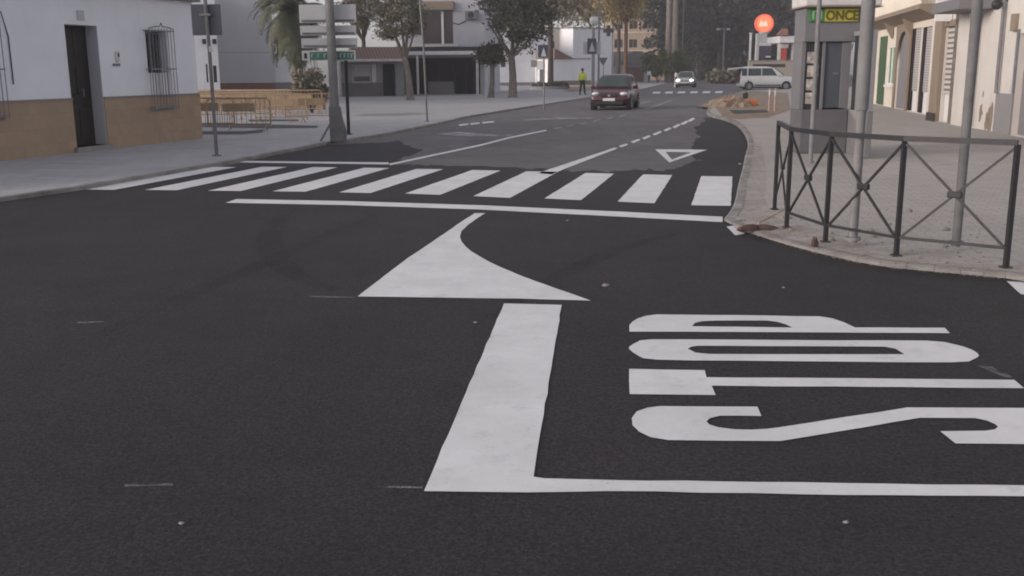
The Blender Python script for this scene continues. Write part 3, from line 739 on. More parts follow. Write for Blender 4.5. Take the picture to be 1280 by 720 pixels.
# --- far white church like houses
fc = Frame(G(616, 108), G(690, 107)); Hc = fc.uv(640, 40)[1]
rc = house('white_house', 'white house behind the green street tree', 'house', fc, Hc, 10, [hole(fc, (626, 70), (632, 84), .1)], M['white_wall3'])
window_in(rc, hole(fc, (626, 70), (632, 84), .1), M['grille'], M['glass'], 0)
BX('plinth', M['grey_dado'], rc, (0, -.1, 0), (fc.L, 0, fc.uv(640, 103)[1])); BX('coping', M['kerb'], rc, (-.1, -.1, Hc), (fc.L + .1, 10.1, Hc + .15))
fd = Frame(G(686, 106.5) + Vector((0, 6, 0)), G(718, 105.5) + Vector((0, 3, 0))); hh = hole(fd, (708.5, 52), (713.5, 63), .15); h2 = hole(fd, (690, 51), (693.5, 60), .15)
Hd = fd.uv(700, 36)[1]
rd = house('cream_house', 'cream lit house end with one small dark window, beside the white block', 'house', fd, Hd, 8, [hh, h2], M['cream_wall'])
for h in (hh, h2): window_in(rd, h, M['brown_wood'], M['glass'], 0)
BX('coping', M['stone'], rd, (-.1, -.1, Hd), (fd.L + .1, 8.1, Hd + .15))
fe = Frame(G(716, 105.5), G(766, 104.5)); He = fe.uv(740, 36)[1]
re_ = house('white_house', 'tall plain white block left of the dark cross sign', 'house', fe, He, 8, [], M['white_wall3'])
BX('coping', M['kerb'], re_, (-.1, -.1, He), (fe.L + .1, 8.1, He + .15)); BX('plinth', M['cream_wall'], re_, (0, -.06, 0), (fe.L, 0, fe.uv(740, 101)[1]))
# lean-to with red roof
fg = Frame(G(690, 107.5), G(738, 106.5)); zg = lambda y: fg.uv(700, y)[1]
rg = house('white_outbuilding', 'low white outbuilding with a sloping red brown roof', 'house', fg, zg(74), 3, [], M['white_wall3'])
BX('plinth', M['stone'], rg, (0, -.06, 0), (fg.L, 0, zg(101)))
ua, ub = fg.uv(691, 70)[0], fg.uv(714, 70)[0]
MB().prism([(ua, zg(74) + .01), (ub + .4, zg(74) + .01), (ua, zg(60.5))], -.25, 3.2).build('roof', M['terracotta'], rg)
BX('coping', M['kerb'], rg, (ub + .45, -.05, zg(74)), (fg.L, 3, zg(74) + .12))
# --- beige apartment blocks behind
def block(label, pl, pr, by, depth, cols_, rows, m, H, y0):
    a, b = P(pl, 85, y0), P(pr, 85, y0); fr = Frame((a.x, a.y), (b.x, b.y)); hs = []
    for i in range(cols_):
        for j in range(rows):
            u = fr.L * (i + .5) / cols_; z = 2.2 + j * 3.0; hs.append((u - .7, u + .7, z, z + 1.4, .2))
    r = house('apartment_block', label, 'apartment block', fr, H, depth, hs, m)
    for h in hs: window_in(r, h, M['stone'], M['glass'], 1, fw=.1)
    bl = MB()
    for j in range(rows): bl.box((0, -.1, 1.6 + j * 3.0), (fr.L, 0, 1.8 + j * 3.0))
    bl.build('floor_band', M['cream_wall'], r); BX('parapet', M['cream_wall'], r, (-.1, -.15, H), (fr.L + .1, depth, H + .5))
    return r
block('tall beige apartment block left of the two grey palm trunks', 764, 836, 0, 14, 4, 6, M['beige_wall'], 20, 170)
block('beige apartment block far behind the green street tree', 604, 668, 0, 12, 4, 6, M['cream_wall'], 20, 190)
# --- grey roofed house with red brown garage door
fh = Frame(G(772, 103.5), G(809, 102.5)); zh = lambda y: fh.uv(795, y)[1]
hg = hole(fh, (784, 83.5), (805, 101.5), .2, .03)
rh = house('grey_roofed_house', 'small house with grey pitched roof and red brown garage door', 'house', fh, zh(81), 6, [hg], M['white_wall2'])
BX('garage_door', M['brown_wood'], rh, (hg[0], .1, .03), (hg[1], .16, hg[3]))
MB().prism([(0 - .4, zh(81) + .005), (fh.L + .4, zh(81) + .005), (fh.L * .72, zh(64)), (fh.L * .4, zh(64))], -.4, 6.3).build('roof', M['grey_roof'], rh)

# ------------------------------------------------------------------ shop fronts on the right
# near plane, left to right = far to near
pn0 = G(1160, 149.2, .1); pn1 = G(1280, 172, .1); dd = (pn1 - pn0).normalized()
fs = Frame(pn0, pn1 + dd * 5)
zs_ = lambda px, y: fs.uv(px, y)[1]; us_ = lambda px: fs.uv(px, 100)[0]
uP0, uP1, uSplit = us_(1169), us_(1178), us_(1249)
# shop house with striped blind
L_ = uSplit
fs1 = Frame(pn0, pn0 + dd * L_)
hbld = (us_(1178.5), us_(1195), .12, zs_(1187, 33), .16); hgap = (us_(1213), us_(1222), .12, zs_(1218, 20), .4)
rs1 = house('shop_house', 'dirty white shop house with striped roller blind and brown stone pilaster', 'house', fs1, 8.5, 9, [hbld, hgap], M['dirty_white'])
bl = BX('striped_blind', M['blind'], rs1, (hbld[0] + .02, .05, zs_(1187, 118)), (hbld[1] - .02, .09, hbld[3]))
BX('blind_box', M['stone'], rs1, (hbld[0] - .03, -.06, hbld[3]), (hbld[1] + .03, .0, hbld[3] + .18))
BX('door_panel', M['white'], rs1, (hbld[0] + .02, .10, .12), (hbld[1] - .35, .15, zs_(1187, 117)))
BX('pilaster', M['stone'], rs1, (uP0, -.14, 0), (uP1 - .02, 0, 8.5), .02)
BX('pilaster_base', M['bark_d'], rs1, (uP0 - .04, -.19, 0.02), (uP1 + .02, -.141, .35), .02)
BX('door_jamb', M['bark'], rs1, (us_(1191), -.06, 0), (us_(1197), -.0, 8.4))
BX('white_pier', M['dirty_white'], rs1, (us_(1198), -.12, 0), (us_(1212), 0, zs_(1205, 18)), .01)
BX('shop_door', M['dark_wood'], rs1, (hgap[0], .3, .12), (hgap[1], .34, hgap[3]))
BX('canopy', M['kiosk'], rs1, (us_(1200), -.9, zs_(1215, 16)), (us_(1236), 0, zs_(1215, 3)), .015)
BX('hanging_sign', M['white'], rs1, (us_(1184), -.5, zs_(1188, 27)), (us_(1184) + .08, -.02, zs_(1188, 1)), .01)
MB().tube([(us_(1213.5), -.05, .4), (us_(1213.5), -.05, 4.2)], .03, 8).build('cable_duct', M['bark'], rs1)
st = MB(); rnd = random.Random(2)
for px, py, sz in ((1226, 141, .22), (1238, 144, .34), (1233, 153, .2), (1229, 118, .08)):
    u, z = fs.uv(px, py); st.prism([(u + sz * .8 * math.cos(a) * rnd.uniform(.5, 1.1), z + sz * 1.3 * math.sin(a) * rnd.uniform(.5, 1.15)) for a in [2 * PI * k / 11 for k in range(11)]], -.004, .002)
st.build('exposed_brick_patch', M['stone'], rs1)
# house with grey dado at the far right
fs2 = Frame(pn0 + dd * (L_ + .0), pn1 + dd * 5); o2 = L_
hdr = (us_(1270) - o2, us_(1279.5) - o2 + 1.0, .12, zs_(1275, 42), .3)
rs2 = house('shop_house', 'beige house with grey dado and grey door at the right edge', 'house', fs2, 8.0, 9, [hdr], M['dirty_white'])
zd = zs_(1258, 117)
for a, b in ((.0, hdr[0]), (hdr[1], fs2.L)): BX('dado', M['grey_dado'], rs2, (a, -.05, 0), (b, 0, zd), .005)
BX('door', M['grey_door'], rs2, (hdr[0], .15, .12), (hdr[1], .2, hdr[3])); BX('door_frame', M['grille'], rs2, (hdr[0] - .12, -.045, zd + .003), (hdr[0], -.0, hdr[3] + .1))
MB().tube([(.12, -.09, zd), (.12, -.09, 7.6)], .045, 8).build('downpipe', M['steel'], rs2)
u, z = fs.uv(1271, 28); BX('meter_box', M['stone'], rs2, (u - o2 - .15, -.1, z - .2), (u - o2 + .15, 0, z + .2), .01)
MB().sphere((.1, -.25, zs_(1247, 8)), .13).box((.08, -.22, zs_(1247, 8) + .08), (.12, 0, zs_(1247, 8) + .12)).build('wall_lamp', M['iron'], rs2)
# far cream house
pf1 = G(1163, 144.8, .1); pf0 = G(1085, 128.2, .1); ff = Frame(pf0, pf1)
uf = lambda px: ff.uv(px, 90)[0]; zf = lambda px, y: ff.uv(px, y)[1]
hG = (uf(1097), uf(1107), .12, zf(1102, 46), .05); hWn = (uf(1109.5), uf(1117.5), zf(1113, 106), zf(1113, 58), .07)
hAr = (uf(1121), uf(1135.5), .12, zf(1128, 40), .09); hS1 = (uf(1136.5), uf(1148), .12, zf(1142, 36), .13); hS2 = (uf(1149.5), uf(1161.5), .12, zf(1156, 34), .13)
rf_ = house('cream_house', 'cream house with green door, arched doorway and roller shutters beyond the railing', 'house', ff, 9, 9, [hG, hWn, hAr, hS1, hS2], M['cream_wall'])
gd_ = BX('green_door', M['green_door'], rf_, (hG[0], .03, .12), (hG[1] - .3, .045, hG[3])); BX('door_leaf', M['dark_wood'], rf_, (hG[1] - .3, .035, .12), (hG[1], .05, hG[3]))
wv = window_in(rf_, hWn, M['white'], M['green_glass'], 1); BX('window_sill', M['white'], rf_, (hWn[0] - .1, -.12, hWn[2] - .1), (hWn[1] + .1, 0, hWn[2]))
MB().box((hAr[0], .06, .12), (hAr[1], .09, hAr[3])).build('arched_door', M['grey_door'], rf_)
ar = MB(); n = 14; um_ = (hAr[0] + hAr[1]) / 2; rr_ = (hAr[1] - hAr[0]) / 2; zsp = hAr[3] - rr_ * .9
poly = [(hAr[0] - .3, zsp), (hAr[0] - .3, hAr[3] + .35), (hAr[1] + .3, hAr[3] + .35), (hAr[1] + .3, zsp), (hAr[1], zsp)] + [(um_ + rr_ * math.cos(PI * k / n), zsp + rr_ * .9 * math.sin(PI * k / n)) for k in range(1, n)] + [(hAr[0], zsp)]
ar.prism(poly, -.07, -.004).build('arch_surround', M['stone'], rf_)
for a in (hAr[0] - .3, hAr[1]): BX('arch_pier', M['stone'], rf_, (a, -.07, 0), (a + .3, -.004, zsp))
for h in (hS1, hS2):
    zb_ = zf(1142, 114); s = BX('roller_shutter', M['shutter'], rf_, (h[0] + .45, .06, zb_), (h[1] - .02, .10, h[3])); BX('door_panel', M['white'], rf_, (h[0] + .45, .1, .12), (h[1] - .02, .15, zb_))
    BX('dark_door', M['dark_wood'], rf_, (h[0], .02, .12), (h[0] + .44, .1, h[3]))
zcn = zf(1120, 26)
cs = MB(); cs.prism([(0, zcn - .25), (-.5, zcn), (-.62, zcn + .05), (-.62, zcn + .2), (0, zcn + .2)], -.4, ff.L, 'x'); cs.build('balcony', M['stone'], rf_)
bs = MB()
for k in range(int(ff.L / .28)): bs.tube([(.1 + k * .28, -.5, zcn + .2), (.1 + k * .28, -.5, zcn + .55), (.1 + k * .28, -.5, zcn + 1.0)], [.05, .08, .045], 8)
bs.box((-.1, -.58, zcn + 1.0), (ff.L - .1, -.42, zcn + 1.1)); bs.build('balustrade', M['cream_wall'], rf_)
for u in (1.2, 5.5, 9.5): MB().prism([(-.004, zcn - .26), (-.4, zcn - .03), (-.3, zcn - .26), (-.06, zcn - .7)], u, u + .25, 'x').build('bracket', M['stone'], rf_)
BX('hanging_sign', M['white'], rf_, (uf(1090), -.75, zf(1092, 60)), (uf(1090) + .12, -.05, zf(1092, 32)), .01)

# ------------------------------------------------------------------ lottery kiosk
kb = G(1000, 192, .1); KD = kb.y
kr = thing('lottery_kiosk', 'grey lottery kiosk with yellow and green sign above its window', 'kiosk', (kb.x, kb.y, .1), R(0))
kx = lambda px, y=0: P(px, 100, KD + y).x - kb.x
kz = lambda py, px=1030: P(px, py, KD).z - .1
x0, x1, x2 = kx(990), kx(1003), kx(1063)
BX('base', M['kiosk_d'], kr, (x1, 0, 0), (x2, .72, kz(137)), .02)
BX('upper_body', M['kiosk'], kr, (x1, .02, kz(52)), (x2 + .25, .72, kz(8)), .01)
MB().box((x1, .12, kz(136.9)), (x1 + .07, .72, kz(52))).box((kx(1028), .06, kz(136.9)), (kx(1031), .12, kz(52))).box((x2 - .06, .06, kz(136.9)), (x2, .72, kz(52))).box((x1 + .07, .64, kz(136.9)), (x2 - .06, .72, kz(52))).build('frame', M['kiosk'], kr)
BX('window', M['glass'], kr, (x1 + .07, .16, kz(136.9)), (kx(1028), .18, kz(52.1)))
po = MB(); rnd = random.Random(3)
for i in range(4):
    za = kz(130 - i * 17); po.box((kx(1010) + rnd.uniform(0, .03), .14, za), (kx(1025) - rnd.uniform(0, .04), .15, za + .21))
po.build('poster', M['poster'], kr)
dk = BX('door', M['kiosk_door'], kr, (kx(1031), .1, kz(135)), (x2 - .06, .14, kz(53)), .004)
BX('handle', M['steel'], dk, (kx(1043), .07, kz(93)), (kx(1049), .095, kz(91)))
BX('door_mullion', M['kiosk'], kr, (x2 - .16, .06, kz(135)), (x2 - .06, .098, kz(53)))
# rounded left column and right wing wall
wg = BX('side_wing', M['kiosk'], kr, (x2 + .003, -1.0, 0), (x2 + .12, .72, kz(137)), .01)
BX('wing_glass', M['glass'], kr, (x2 + .04, -.96, kz(137)), (x2 + .08, .0, kz(52) + .1))
MB().box((x2 + .02, -1.02, kz(137)), (x2 + .1, -.96, kz(50) + .15)).box((x2 + .02, -.96, kz(52) + .1), (x2 + .1, .02, kz(50) + .15)).build('wing_frame', M['kiosk_l'], kr)
MB().prism([(-.01, kz(137)), (-.8, kz(137)), (-.99, kz(165))], x2 - .006, x2 + .001, 'x').build('wing_panel', M['kiosk_l'], kr)
BX('roof', M['offwhite'], kr, (x1 - .06, -.16, kz(8)), (x2 + .45, .8, kz(-6)), .03)
BX('roof_trim', M['stone'], kr, (x1 - .08, -.18, kz(9.5)), (x2 + .47, .82, kz(8) - .002), .01)
ysg = -.03
sb = BX('sign', M['yellow'], kr, (kx(1026), ysg, kz(27)), (kx(1067), .018, kz(11)), .004)
lg = BX('logo_panel', M['sign_green'], kr, (kx(1007.5), ysg, kz(27)), (kx(1025.7), .018, kz(11)), .004)
tc = bpy.data.curves.new('sign_lettering', 'FONT'); tc.body = 'ONCE'; tc.size = .235; tc.extrude = .004; tc.align_x = 'CENTER'; tc.materials.append(M['olive']); tc.offset = .007
to = bpy.data.objects.new('sign_lettering', tc); col.objects.link(to); to.parent = sb
to.location = ((kx(1027) + kx(1067)) / 2, ysg - .006, kz(26) + .015); to.rotation_euler = (PI / 2, 0, 0); to.scale = (.92, 1, 1)
bpy.context.view_layer.update(); dg_ = bpy.context.evaluated_depsgraph_get(); lm_ = bpy.data.meshes.new_from_object(to.evaluated_get(dg_)); lo_ = bpy.data.objects.new('lettering', lm_); col.objects.link(lo_); lo_.parent = sb
lo_.location = to.location; lo_.rotation_euler = to.rotation_euler; lo_.scale = to.scale; bpy.data.objects.remove(to)
lb = MB(); cx_ = kx(1016.5); za, zb = kz(25.5), kz(12.5); hh_ = zb - za
lb.box((cx_ - .09, ysg - .006, za + hh_ * .8), (cx_ + .09, ysg, za + hh_ * .92)).box((cx_ - .09, ysg - .006, za + .02), (cx_ - .055, ysg, za + hh_ * .8)).box((cx_ + .055, ysg - .006, za + .02), (cx_ + .09, ysg, za + hh_ * .8)).box((cx_ - .02, ysg - .006, za + .02), (cx_ + .02, ysg, za + hh_ * .6))
lb.build('logo_mark', mat('logo_pale', (.30, .42, .28), .6, bmp=0), lg)

# ------------------------------------------------------------------ railing on the right
def zr(g): return ramp_h(g.x, g.y)
def GH(px, py):
    z = .05
    for _ in range(6): g = G(px, py, z); z = zr(g)
    return G(px, py, z)
posts = [GH(968, 262), GH(983, 285), GH(1031.5, 303), GH(1120, 320), GH(1257, 335)]
rl = thing('pedestrian_railing', 'black iron railing with crossed bars and centre rosettes at the right corner', 'railing', posts[3])
RO = posts[3]; HR = 1.035
tops = []
for p in posts:
    q = p - RO; tp = q + Vector((0, 0, HR)); tops.append(tp)
    MB().box((q.x - .021, q.y - .021, q.z - .02), (q.x + .021, q.y + .021, tp.z)).build('post', M['iron'], rl, bevel=.004)
    MB().box((q.x - .042, q.y - .042, q.z + .0), (q.x + .042, q.y + .042, q.z + .016)).build('base_plate', M['iron'], rl, bevel=.003)
MB().tube([t + Vector((0, 0, .015)) for t in tops], .033, 4).build('top_rail', M['iron'], rl)
lowz = .17
MB().tube([p - RO + Vector((0, 0, lowz)) for p in posts[1:]], .018, 4).build('bottom_rail', M['iron'], rl)
for i in range(4):
    a0 = posts[i] - RO; b0 = posts[i + 1] - RO; t = (b0 - a0).normalized() * .02
    la, lb_ = a0 + Vector((0, 0, lowz)) + t, b0 + Vector((0, 0, lowz)) - t; ta, tb = tops[i] - Vector((0, 0, .03)) + t, tops[i + 1] - Vector((0, 0, .03)) - t
    nrm = Vector((-t.y, t.x, 0)).normalized() * .008
    MB().tube([la + nrm, tb + nrm], .014, 4).tube([lb_ - nrm, ta - nrm], .014, 4).build('cross_bars', M['iron'], rl)
    m_ = (la + tb) / 2; ang = math.atan2(b0.y - a0.y, b0.x - a0.x)
    MB().box((-.062, -.022, -.028), (.062, .022, .028), Matrix.Translation(m_) @ Matrix.Rotation(ang, 4, 'Z')).build('rosette', M['iron'], rl, bevel=.01)

# poles at the right
def pole(name, label, base, top, rad, m, cat='pole', n=12, cap=True):
    r = thing(name, label, cat, base)
    return r
def straight_pole(label, px, py, z, h, r0, r1, m):
    g = G(px, py, z); r = thing('street_pole', label, 'pole', g)
    MB().tube([(0, 0, -.02), (0, 0, h)], [r0, r1], 14).build('shaft', m, r, smooth=True)
    MB().tube([(0, 0, 0), (0, 0, .03)], r0 * 1.7, 14).build('base_collar', m, r)
    return r
r = straight_pole('thick grey street pole behind the railing, right of the kiosk', 1066, 300, .1, 4.6, .042, .055, M['steel'])
MB().tube([(0, 0, 1.22), (0, 0, 4.6)], .062, 14).build('sleeve', M['steel'], r, smooth=True)
r = straight_pole('tall grey street pole behind the near railing panel', 1195, 305, .1, 4.6, .04, .055, M['steel_d'])
u = .2
r = straight_pole('thin grey pole in front of the kiosk', 1013, 203, .1, 5.2, .040, .036, M['steel'])

# debris by the railing
for px, py, s, rz, l in ((935, 289, (.13, .06, .05), .3, 'broken red brick lying left of the railing foot'), (952, 288, (.16, .05, .045), -.1, 'longer red brick piece lying at the railing foot'), (1018, 309, (.04, .035, .07), .5, 'small red brown brick stub on the kerb under the railing')):
    g = GH(px, py); b = stone_mb(1, px, .9); b.v = [(x * s[0], y * s[1], z * s[2]) for x, y, z in b.v]; o = b.build('brick_piece', M['brick_red']); o.location = g; o.rotation_euler = (0, 0, rz); tag(o, l, 'brick')
a, b = GH(948, 281), GH(988, 274); o = MB().tube([a + Vector((0, 0, .02)), b + Vector((0, 0, .15))], .012, 6).build('wooden_stick', M['stick']); tag(o, 'thin pale wooden stick leaning at the left end of the railing', 'stick')
rnd = random.Random(11); mb = MB()
for i in range(150):
    px, py = rnd.uniform(925, 1230), rnd.uniform(262, 330)
    lim = 290 + (px - 925) * .17
    if py > lim: continue
    g = GH(px, py); s = rnd.uniform(.006, .014) if rnd.random() < .85 else rnd.uniform(.02, .04); q = stone_mb(s, i, .6); mb.add([(x + g.x, y + g.y, z + g.z) for x, y, z in q.v], q.f)
for i in range(420):
    k = rnd.randrange(len(NEARK) - 1); t = rnd.random(); a, b = NEARK[k], NEARK[k + 1]; off = abs(rnd.gauss(0, .10)) - .06
    dx, dy = b[0] - a[0], b[1] - a[1]; L = math.hypot(dx, dy); x, y = a[0] + dx * t + dy / L * off * -1, a[1] + dy * t + dx / L * off
    z = ZM if off < 0 else ramp_h(x, y) + .006
    x, y = a[0] + dx * t + dy / L * off, a[1] + dy * t - dx / L * off
    inside = off > 0
    q = stone_mb(rnd.uniform(.003, .010), i, .5); mb.add([(u + x, v + y, w_ + z) for u, v, w_ in q.v], q.f)
tag(mb.build('rubble', M['rubble']), 'scattered crumbs of rubble on the pavement under the railing', 'rubble', kind='stuff')

# ------------------------------------------------------------------ left signs
def sign_panel(name, m, parent, x0, x1, z0, z1, y=0.0, t=.03, bevel=.008): return BX(name, m, parent, (x0, y, z0), (x1, y + t, z1), bevel)
g = G(420, 177, .06); ds = thing('direction_sign', 'large direction sign seen from its back with stacked grey boards on a thick pole', 'direction sign', g, R(-2))
Y = g.y; zz = lambda py: P(410, py, Y).z - .06
xx = lambda px, py=50: P(px, py, Y).x - g.x
MB().tube([(0, 0, 0), (.0, 0, zz(100)), (-.02, 0, zz(-40))], [.115, .108, .10], 12).build('pole', M['steel'], ds, smooth=True)
MB().prism([(-.12, 0), (.24, 0), (.25, .25), (.17, .55), (.12, .85), (-.12, .85)], -.13, .13).build('flared_base', M['steel_d'], ds, bevel=.03)
MB().tube([(-.36, -.05, .02), (-.12, -.02, .42)], .025, 6).build('stay', M['steel'], ds)
for ya, yb, xa, xb in ((5, 28, 371, 443), (31.5, 44, 372.5, 443.5), (47.5, 60, 374, 445)):
    pnl = sign_panel('board', M['signback'], ds, xx(xa, ya), xx(xb, ya), zz(yb), zz(ya), .16)
    MB().box((xx(xa, ya) + .05, .135, zz(yb) + .03), (xx(xb, ya) - .05, .158, zz(yb) + .07)).build('mounting_rail', M['steel_d'], pnl)
gb = sign_panel('green_board', M['offwhite'], ds, xx(375, 70), xx(443, 70), zz(75.5), zz(63), .16)
sign_panel('green_field', M['green_sign'], gb, xx(385, 70), xx(441, 70), zz(74.5), zz(64.5), .15, .008, 0)
BX('pictogram', M['black'], gb, (xx(378, 70), .15, zz(73)), (xx(381.5, 70), .158, zz(66)), .003)
lt = MB(); rnd = random.Random(5); xk = xx(387, 70)
while xk < xx(438, 70):
    wd = rnd.uniform(.04, .075); lt.box((xk, .144, zz(72)), (xk + wd * .35, .149, zz(67))); lt.box((xk + wd * .35, .144, zz(67.8)), (xk + wd, .149, zz(67))); xk += wd + rnd.choice((.03, .03, .09))
lt.build('lettering', M['signback'], gb)
# warning signs seen from the back near the house
g = G(271, 195, .06); ws = thing('road_sign', 'slim post with two dark sign plates seen from behind, before the white house corner', 'road sign', g)
Y = g.y; zz = lambda py: P(262, py, Y).z - .06; xx = lambda px, py=25: P(px, py, Y).x - g.x
MB().tube([(0, 0, 0), (xx(262, 70) * .25, 0, 1.9), (xx(257, 10), 0, zz(-3))], .035, 10).build('pole', M['steel_d'], ws, smooth=True)
sign_panel('sign_plate', M['sign_dark'], ws, xx(238.5), xx(255.5), zz(44), zz(5), .045); sign_panel('sign_plate', M['sign_dark'], ws, xx(258), xx(275.5), zz(44), zz(5), .045)
BX('clamp', M['steel'], ws, (xx(250), -.04, zz(20)), (xx(264), .04, zz(17)), .005)
BX('id_plate', M['signback'], ws, (xx(262, 62), -.05, zz(65)), (xx(267, 62), -.036, zz(58)))
MB().tube([(0, 0, 0), (0, 0, .02)], .09, 10).build('foot', M['steel_d'], ws)
# slim pole in the middle left
g = G(534, 152, .06); sp_ = thing('street_pole', 'thin pale pole standing on the left kerb before the dark bar', 'pole', g)
MB().tube([(0, 0, 0), (-.06, 0, 2.4), (-.2, 0, 5.0)], .034, 10).build('shaft', M['steel'], sp_, smooth=True); MB().tube([(0, 0, 0), (0, 0, .03)], .07, 10).build('base_collar', M['steel'], sp_)

# ------------------------------------------------------------------ yellow works barriers
def barrier(label, loc, rz):
    r = thing('pedestrian_barrier', label, 'barrier', loc, rz, 'yellow works barriers on the left pavement')
    W_, H_ = 1.75, .92
    MB().tube([(-W_ / 2, 0, .12), (-W_ / 2, 0, H_ - .08), (-W_ / 2 + .08, 0, H_), (W_ / 2 - .08, 0, H_), (W_ / 2, 0, H_ - .08), (W_ / 2, 0, .12)], .024, 8).build('frame', M['barrier'], r)
    b = MB().tube([(-W_ / 2, 0, .2), (W_ / 2, 0, .2)], .018, 6)
    for k in range(1, 13): b.tube([(-W_ / 2 + W_ * k / 13, 0, .2), (-W_ / 2 + W_ * k / 13, 0, H_)], .009, 6)
    b.build('bars', M['barrier'], r)
    sign_panel('panel', M['barrier'], r, -.45, .45, .55, .78, -.012, .004, 0)
    for s in (-1, 1): MB().tube([(s * W_ * .42, -.26, .01), (s * W_ * .42, 0, .16), (s * W_ * .42, .26, .01)], .016, 6).build('foot', M['barrier'], r)
    return r
g = G(300, 164, .06)
b0 = barrier('yellow works barrier nearest the sign post by the house corner', (g.x, g.y, .06), R(4))
rows = [(255, 163, 8, 'yellow works barrier half hidden behind the house corner, front row'), (352, 154, -8, 'yellow works barrier in the middle row, left of the big direction sign'), (390, 152, 12, 'yellow works barrier just left of the direction sign pole'),
        (275, 150, 5, 'yellow works barrier at the left of the middle row'), (315, 149, -4, 'yellow works barrier at the centre of the middle row'), (262, 143, 0, 'yellow works barrier at the left of the back row'), (300, 143, 6, 'yellow works barrier second from left in the back row'), (338, 142, -6, 'yellow works barrier third from left in the back row'), (376, 142, 3, 'yellow works barrier at the right of the back row')]
for px, py, a, l in rows:
    g = G(px, py, .06); dup(b0, (g.x, g.y, .06), R(a), l)
dk_ = mat('dark_strip_grey', (.055, .055, .065), .8)
for q, l in (([(250, 164), (305, 164), (330, 161.5), (328, 165.5), (303, 168), (250, 168)], 'dark strip on the pavement nearest the house corner'), ([(250, 155), (330, 155.5), (398, 157), (396, 160), (330, 160.5), (250, 159)], 'long dark strip across the pavement between the barrier rows'), ([(310, 149.5), (372, 149), (374, 151.5), (312, 152)], 'short dark strip by the middle barriers')):
    sheet('dark_strip', [gp(q, .064)], .064, dk_, l, 'paving strip')  # thin flat dark sheets lying just above the left pavement
sheet('dark_strip', [gp([(455, 142), (515, 140.5), (540, 142), (500, 145), (440, 145)], .064)], .064, M['grey_dado'], 'grey dark strip on the pavement before the bar', 'paving strip')

# ------------------------------------------------------------------ vegetation
def leaf_quad(mb, c, s, rnd):
    n = Vector((rnd.gauss(0, 1), rnd.gauss(0, 1), rnd.gauss(0, 1) + .4)).normalized()
    a = n.orthogonal().normalized(); a = Matrix.Rotation(rnd.uniform(0, 6.3), 3, n) @ a; b = n.cross(a)
    s *= rnd.uniform(.6, 1.4)
    mb.add([c - a * s, c + b * s * .55 + n * s * .1, c + a * s, c - b * s * .55 + n * s * .1], [(0, 1, 2, 3)])
def clumps(mb, blobs, n, s, rnd, fill=.55):
    tot = sum(b[3] ** 2 for b in blobs)
    for x, y, z, r in blobs:
        for _ in range(int(n * r * r / tot)):
            d = Vector((rnd.gauss(0, 1), rnd.gauss(0, 1), rnd.gauss(0, 1))).normalized() * r * rnd.uniform(fill, 1.08)
            d.z *= .8; leaf_quad(mb, Vector((x, y, z)) + d, s, rnd)
def limb_tree(seed, h, trunk_h, r0, spread, n_leaf, leaf, base=None, sub=46, cr=.24, lean=0.0, limbs=8, core=.15):
    """trunk with limbs and twigs; crown = many small leaf clumps scattered through an uneven ellipsoid from height base to h."""
    rnd = random.Random(seed); t = MB(); base = trunk_h if base is None else base
    top = Vector((lean + rnd.uniform(-.1, .1), rnd.uniform(-.1, .1), trunk_h))
    t.tube([(0, 0, -.05), (0, 0, .15), (top.x * .4 + .04, top.y * .5, trunk_h * .5), top], [r0 * 1.5, r0 * 1.1, r0 * .9, r0 * .78], 10)
    cz, rz = (h + base) / 2, (h - base) / 2; cen = Vector((lean * 1.4, 0, cz)); bl = []
    lob = [(rnd.uniform(0, 6.28), rnd.uniform(-.5, .6)) for _ in range(5)]
    while len(bl) < sub:
        d = Vector((rnd.gauss(0, 1), rnd.gauss(0, 1), rnd.gauss(0, 1))).normalized(); f = rnd.uniform(core, 1) ** .55
        wob = .82 + .18 * max(math.cos(math.atan2(d.y, d.x) - a) * math.cos(math.asin(d.z) - e) for a, e in lob)
        k = 1 - cr * .8
        bl.append((cen.x + d.x * spread * f * wob * k, cen.y + d.y * spread * f * wob * k, cen.z + d.z * rz * f * wob * k, spread * cr * rnd.uniform(.6, 1.25)))
    heads = []
    for k in range(limbs):
        a = 2 * PI * k / limbs + rnd.uniform(-.3, .3); e = cen + Vector((math.cos(a) * spread * rnd.uniform(.25, .55), math.sin(a) * spread * rnd.uniform(.25, .55), rz * rnd.uniform(-.45, .35)))
        m_ = top.lerp(e, .45) + Vector((0, 0, -.05 * (h - trunk_h))); t.tube([top - Vector((0, 0, .1)), m_, e], [r0 * .55, r0 * .34, r0 * .14], 6); heads.append(e)
    for b in bl:
        q = Vector(b[:3]); e = min(heads, key=lambda p: (p - q).length); t.tube([e, e.lerp(q, .5) + Vector((0, 0, .08 * spread * rnd.uniform(-1, 1))), q], [r0 * .15, r0 * .09, r0 * .03], 4)
    c = MB(); tot = sum(b[3] ** 2 for b in bl)
    for x, y, z, r_ in bl:
        for _ in range(int(n_leaf * r_ * r_ / tot)):
            d = Vector((rnd.gauss(0, .55), rnd.gauss(0, .55), rnd.gauss(0, .42))) * r_; leaf_quad(c, Vector((x, y, z)) + d, leaf, rnd)
    return t, c
def place_tree(name, label, loc, t, c, tm, cm, group=None, cat='tree'):
    r = thing(name, label, cat, loc, 0, group); t.build('trunk', tm, r, smooth=True); c.build('crown', cm, r, fix=False); return r
def tree_at(px, py, label, seed, top_py, base_py, trunk_py, width_px, trunk_px, n, leaf, tm, cm, z=.06, **kw):
    g = G(px, py, z); h = P(px, top_py, g.y).z; th = P(px, trunk_py, g.y).z; bh = P(px, base_py, g.y).z; k = g.y / FPX * 1.03
    t, c = limb_tree(seed, h, th, trunk_px * k / 2, width_px * k / 2, n, leaf, base=bh, **kw)
    return place_tree('street_tree', label, g, t, c, tm, cm)
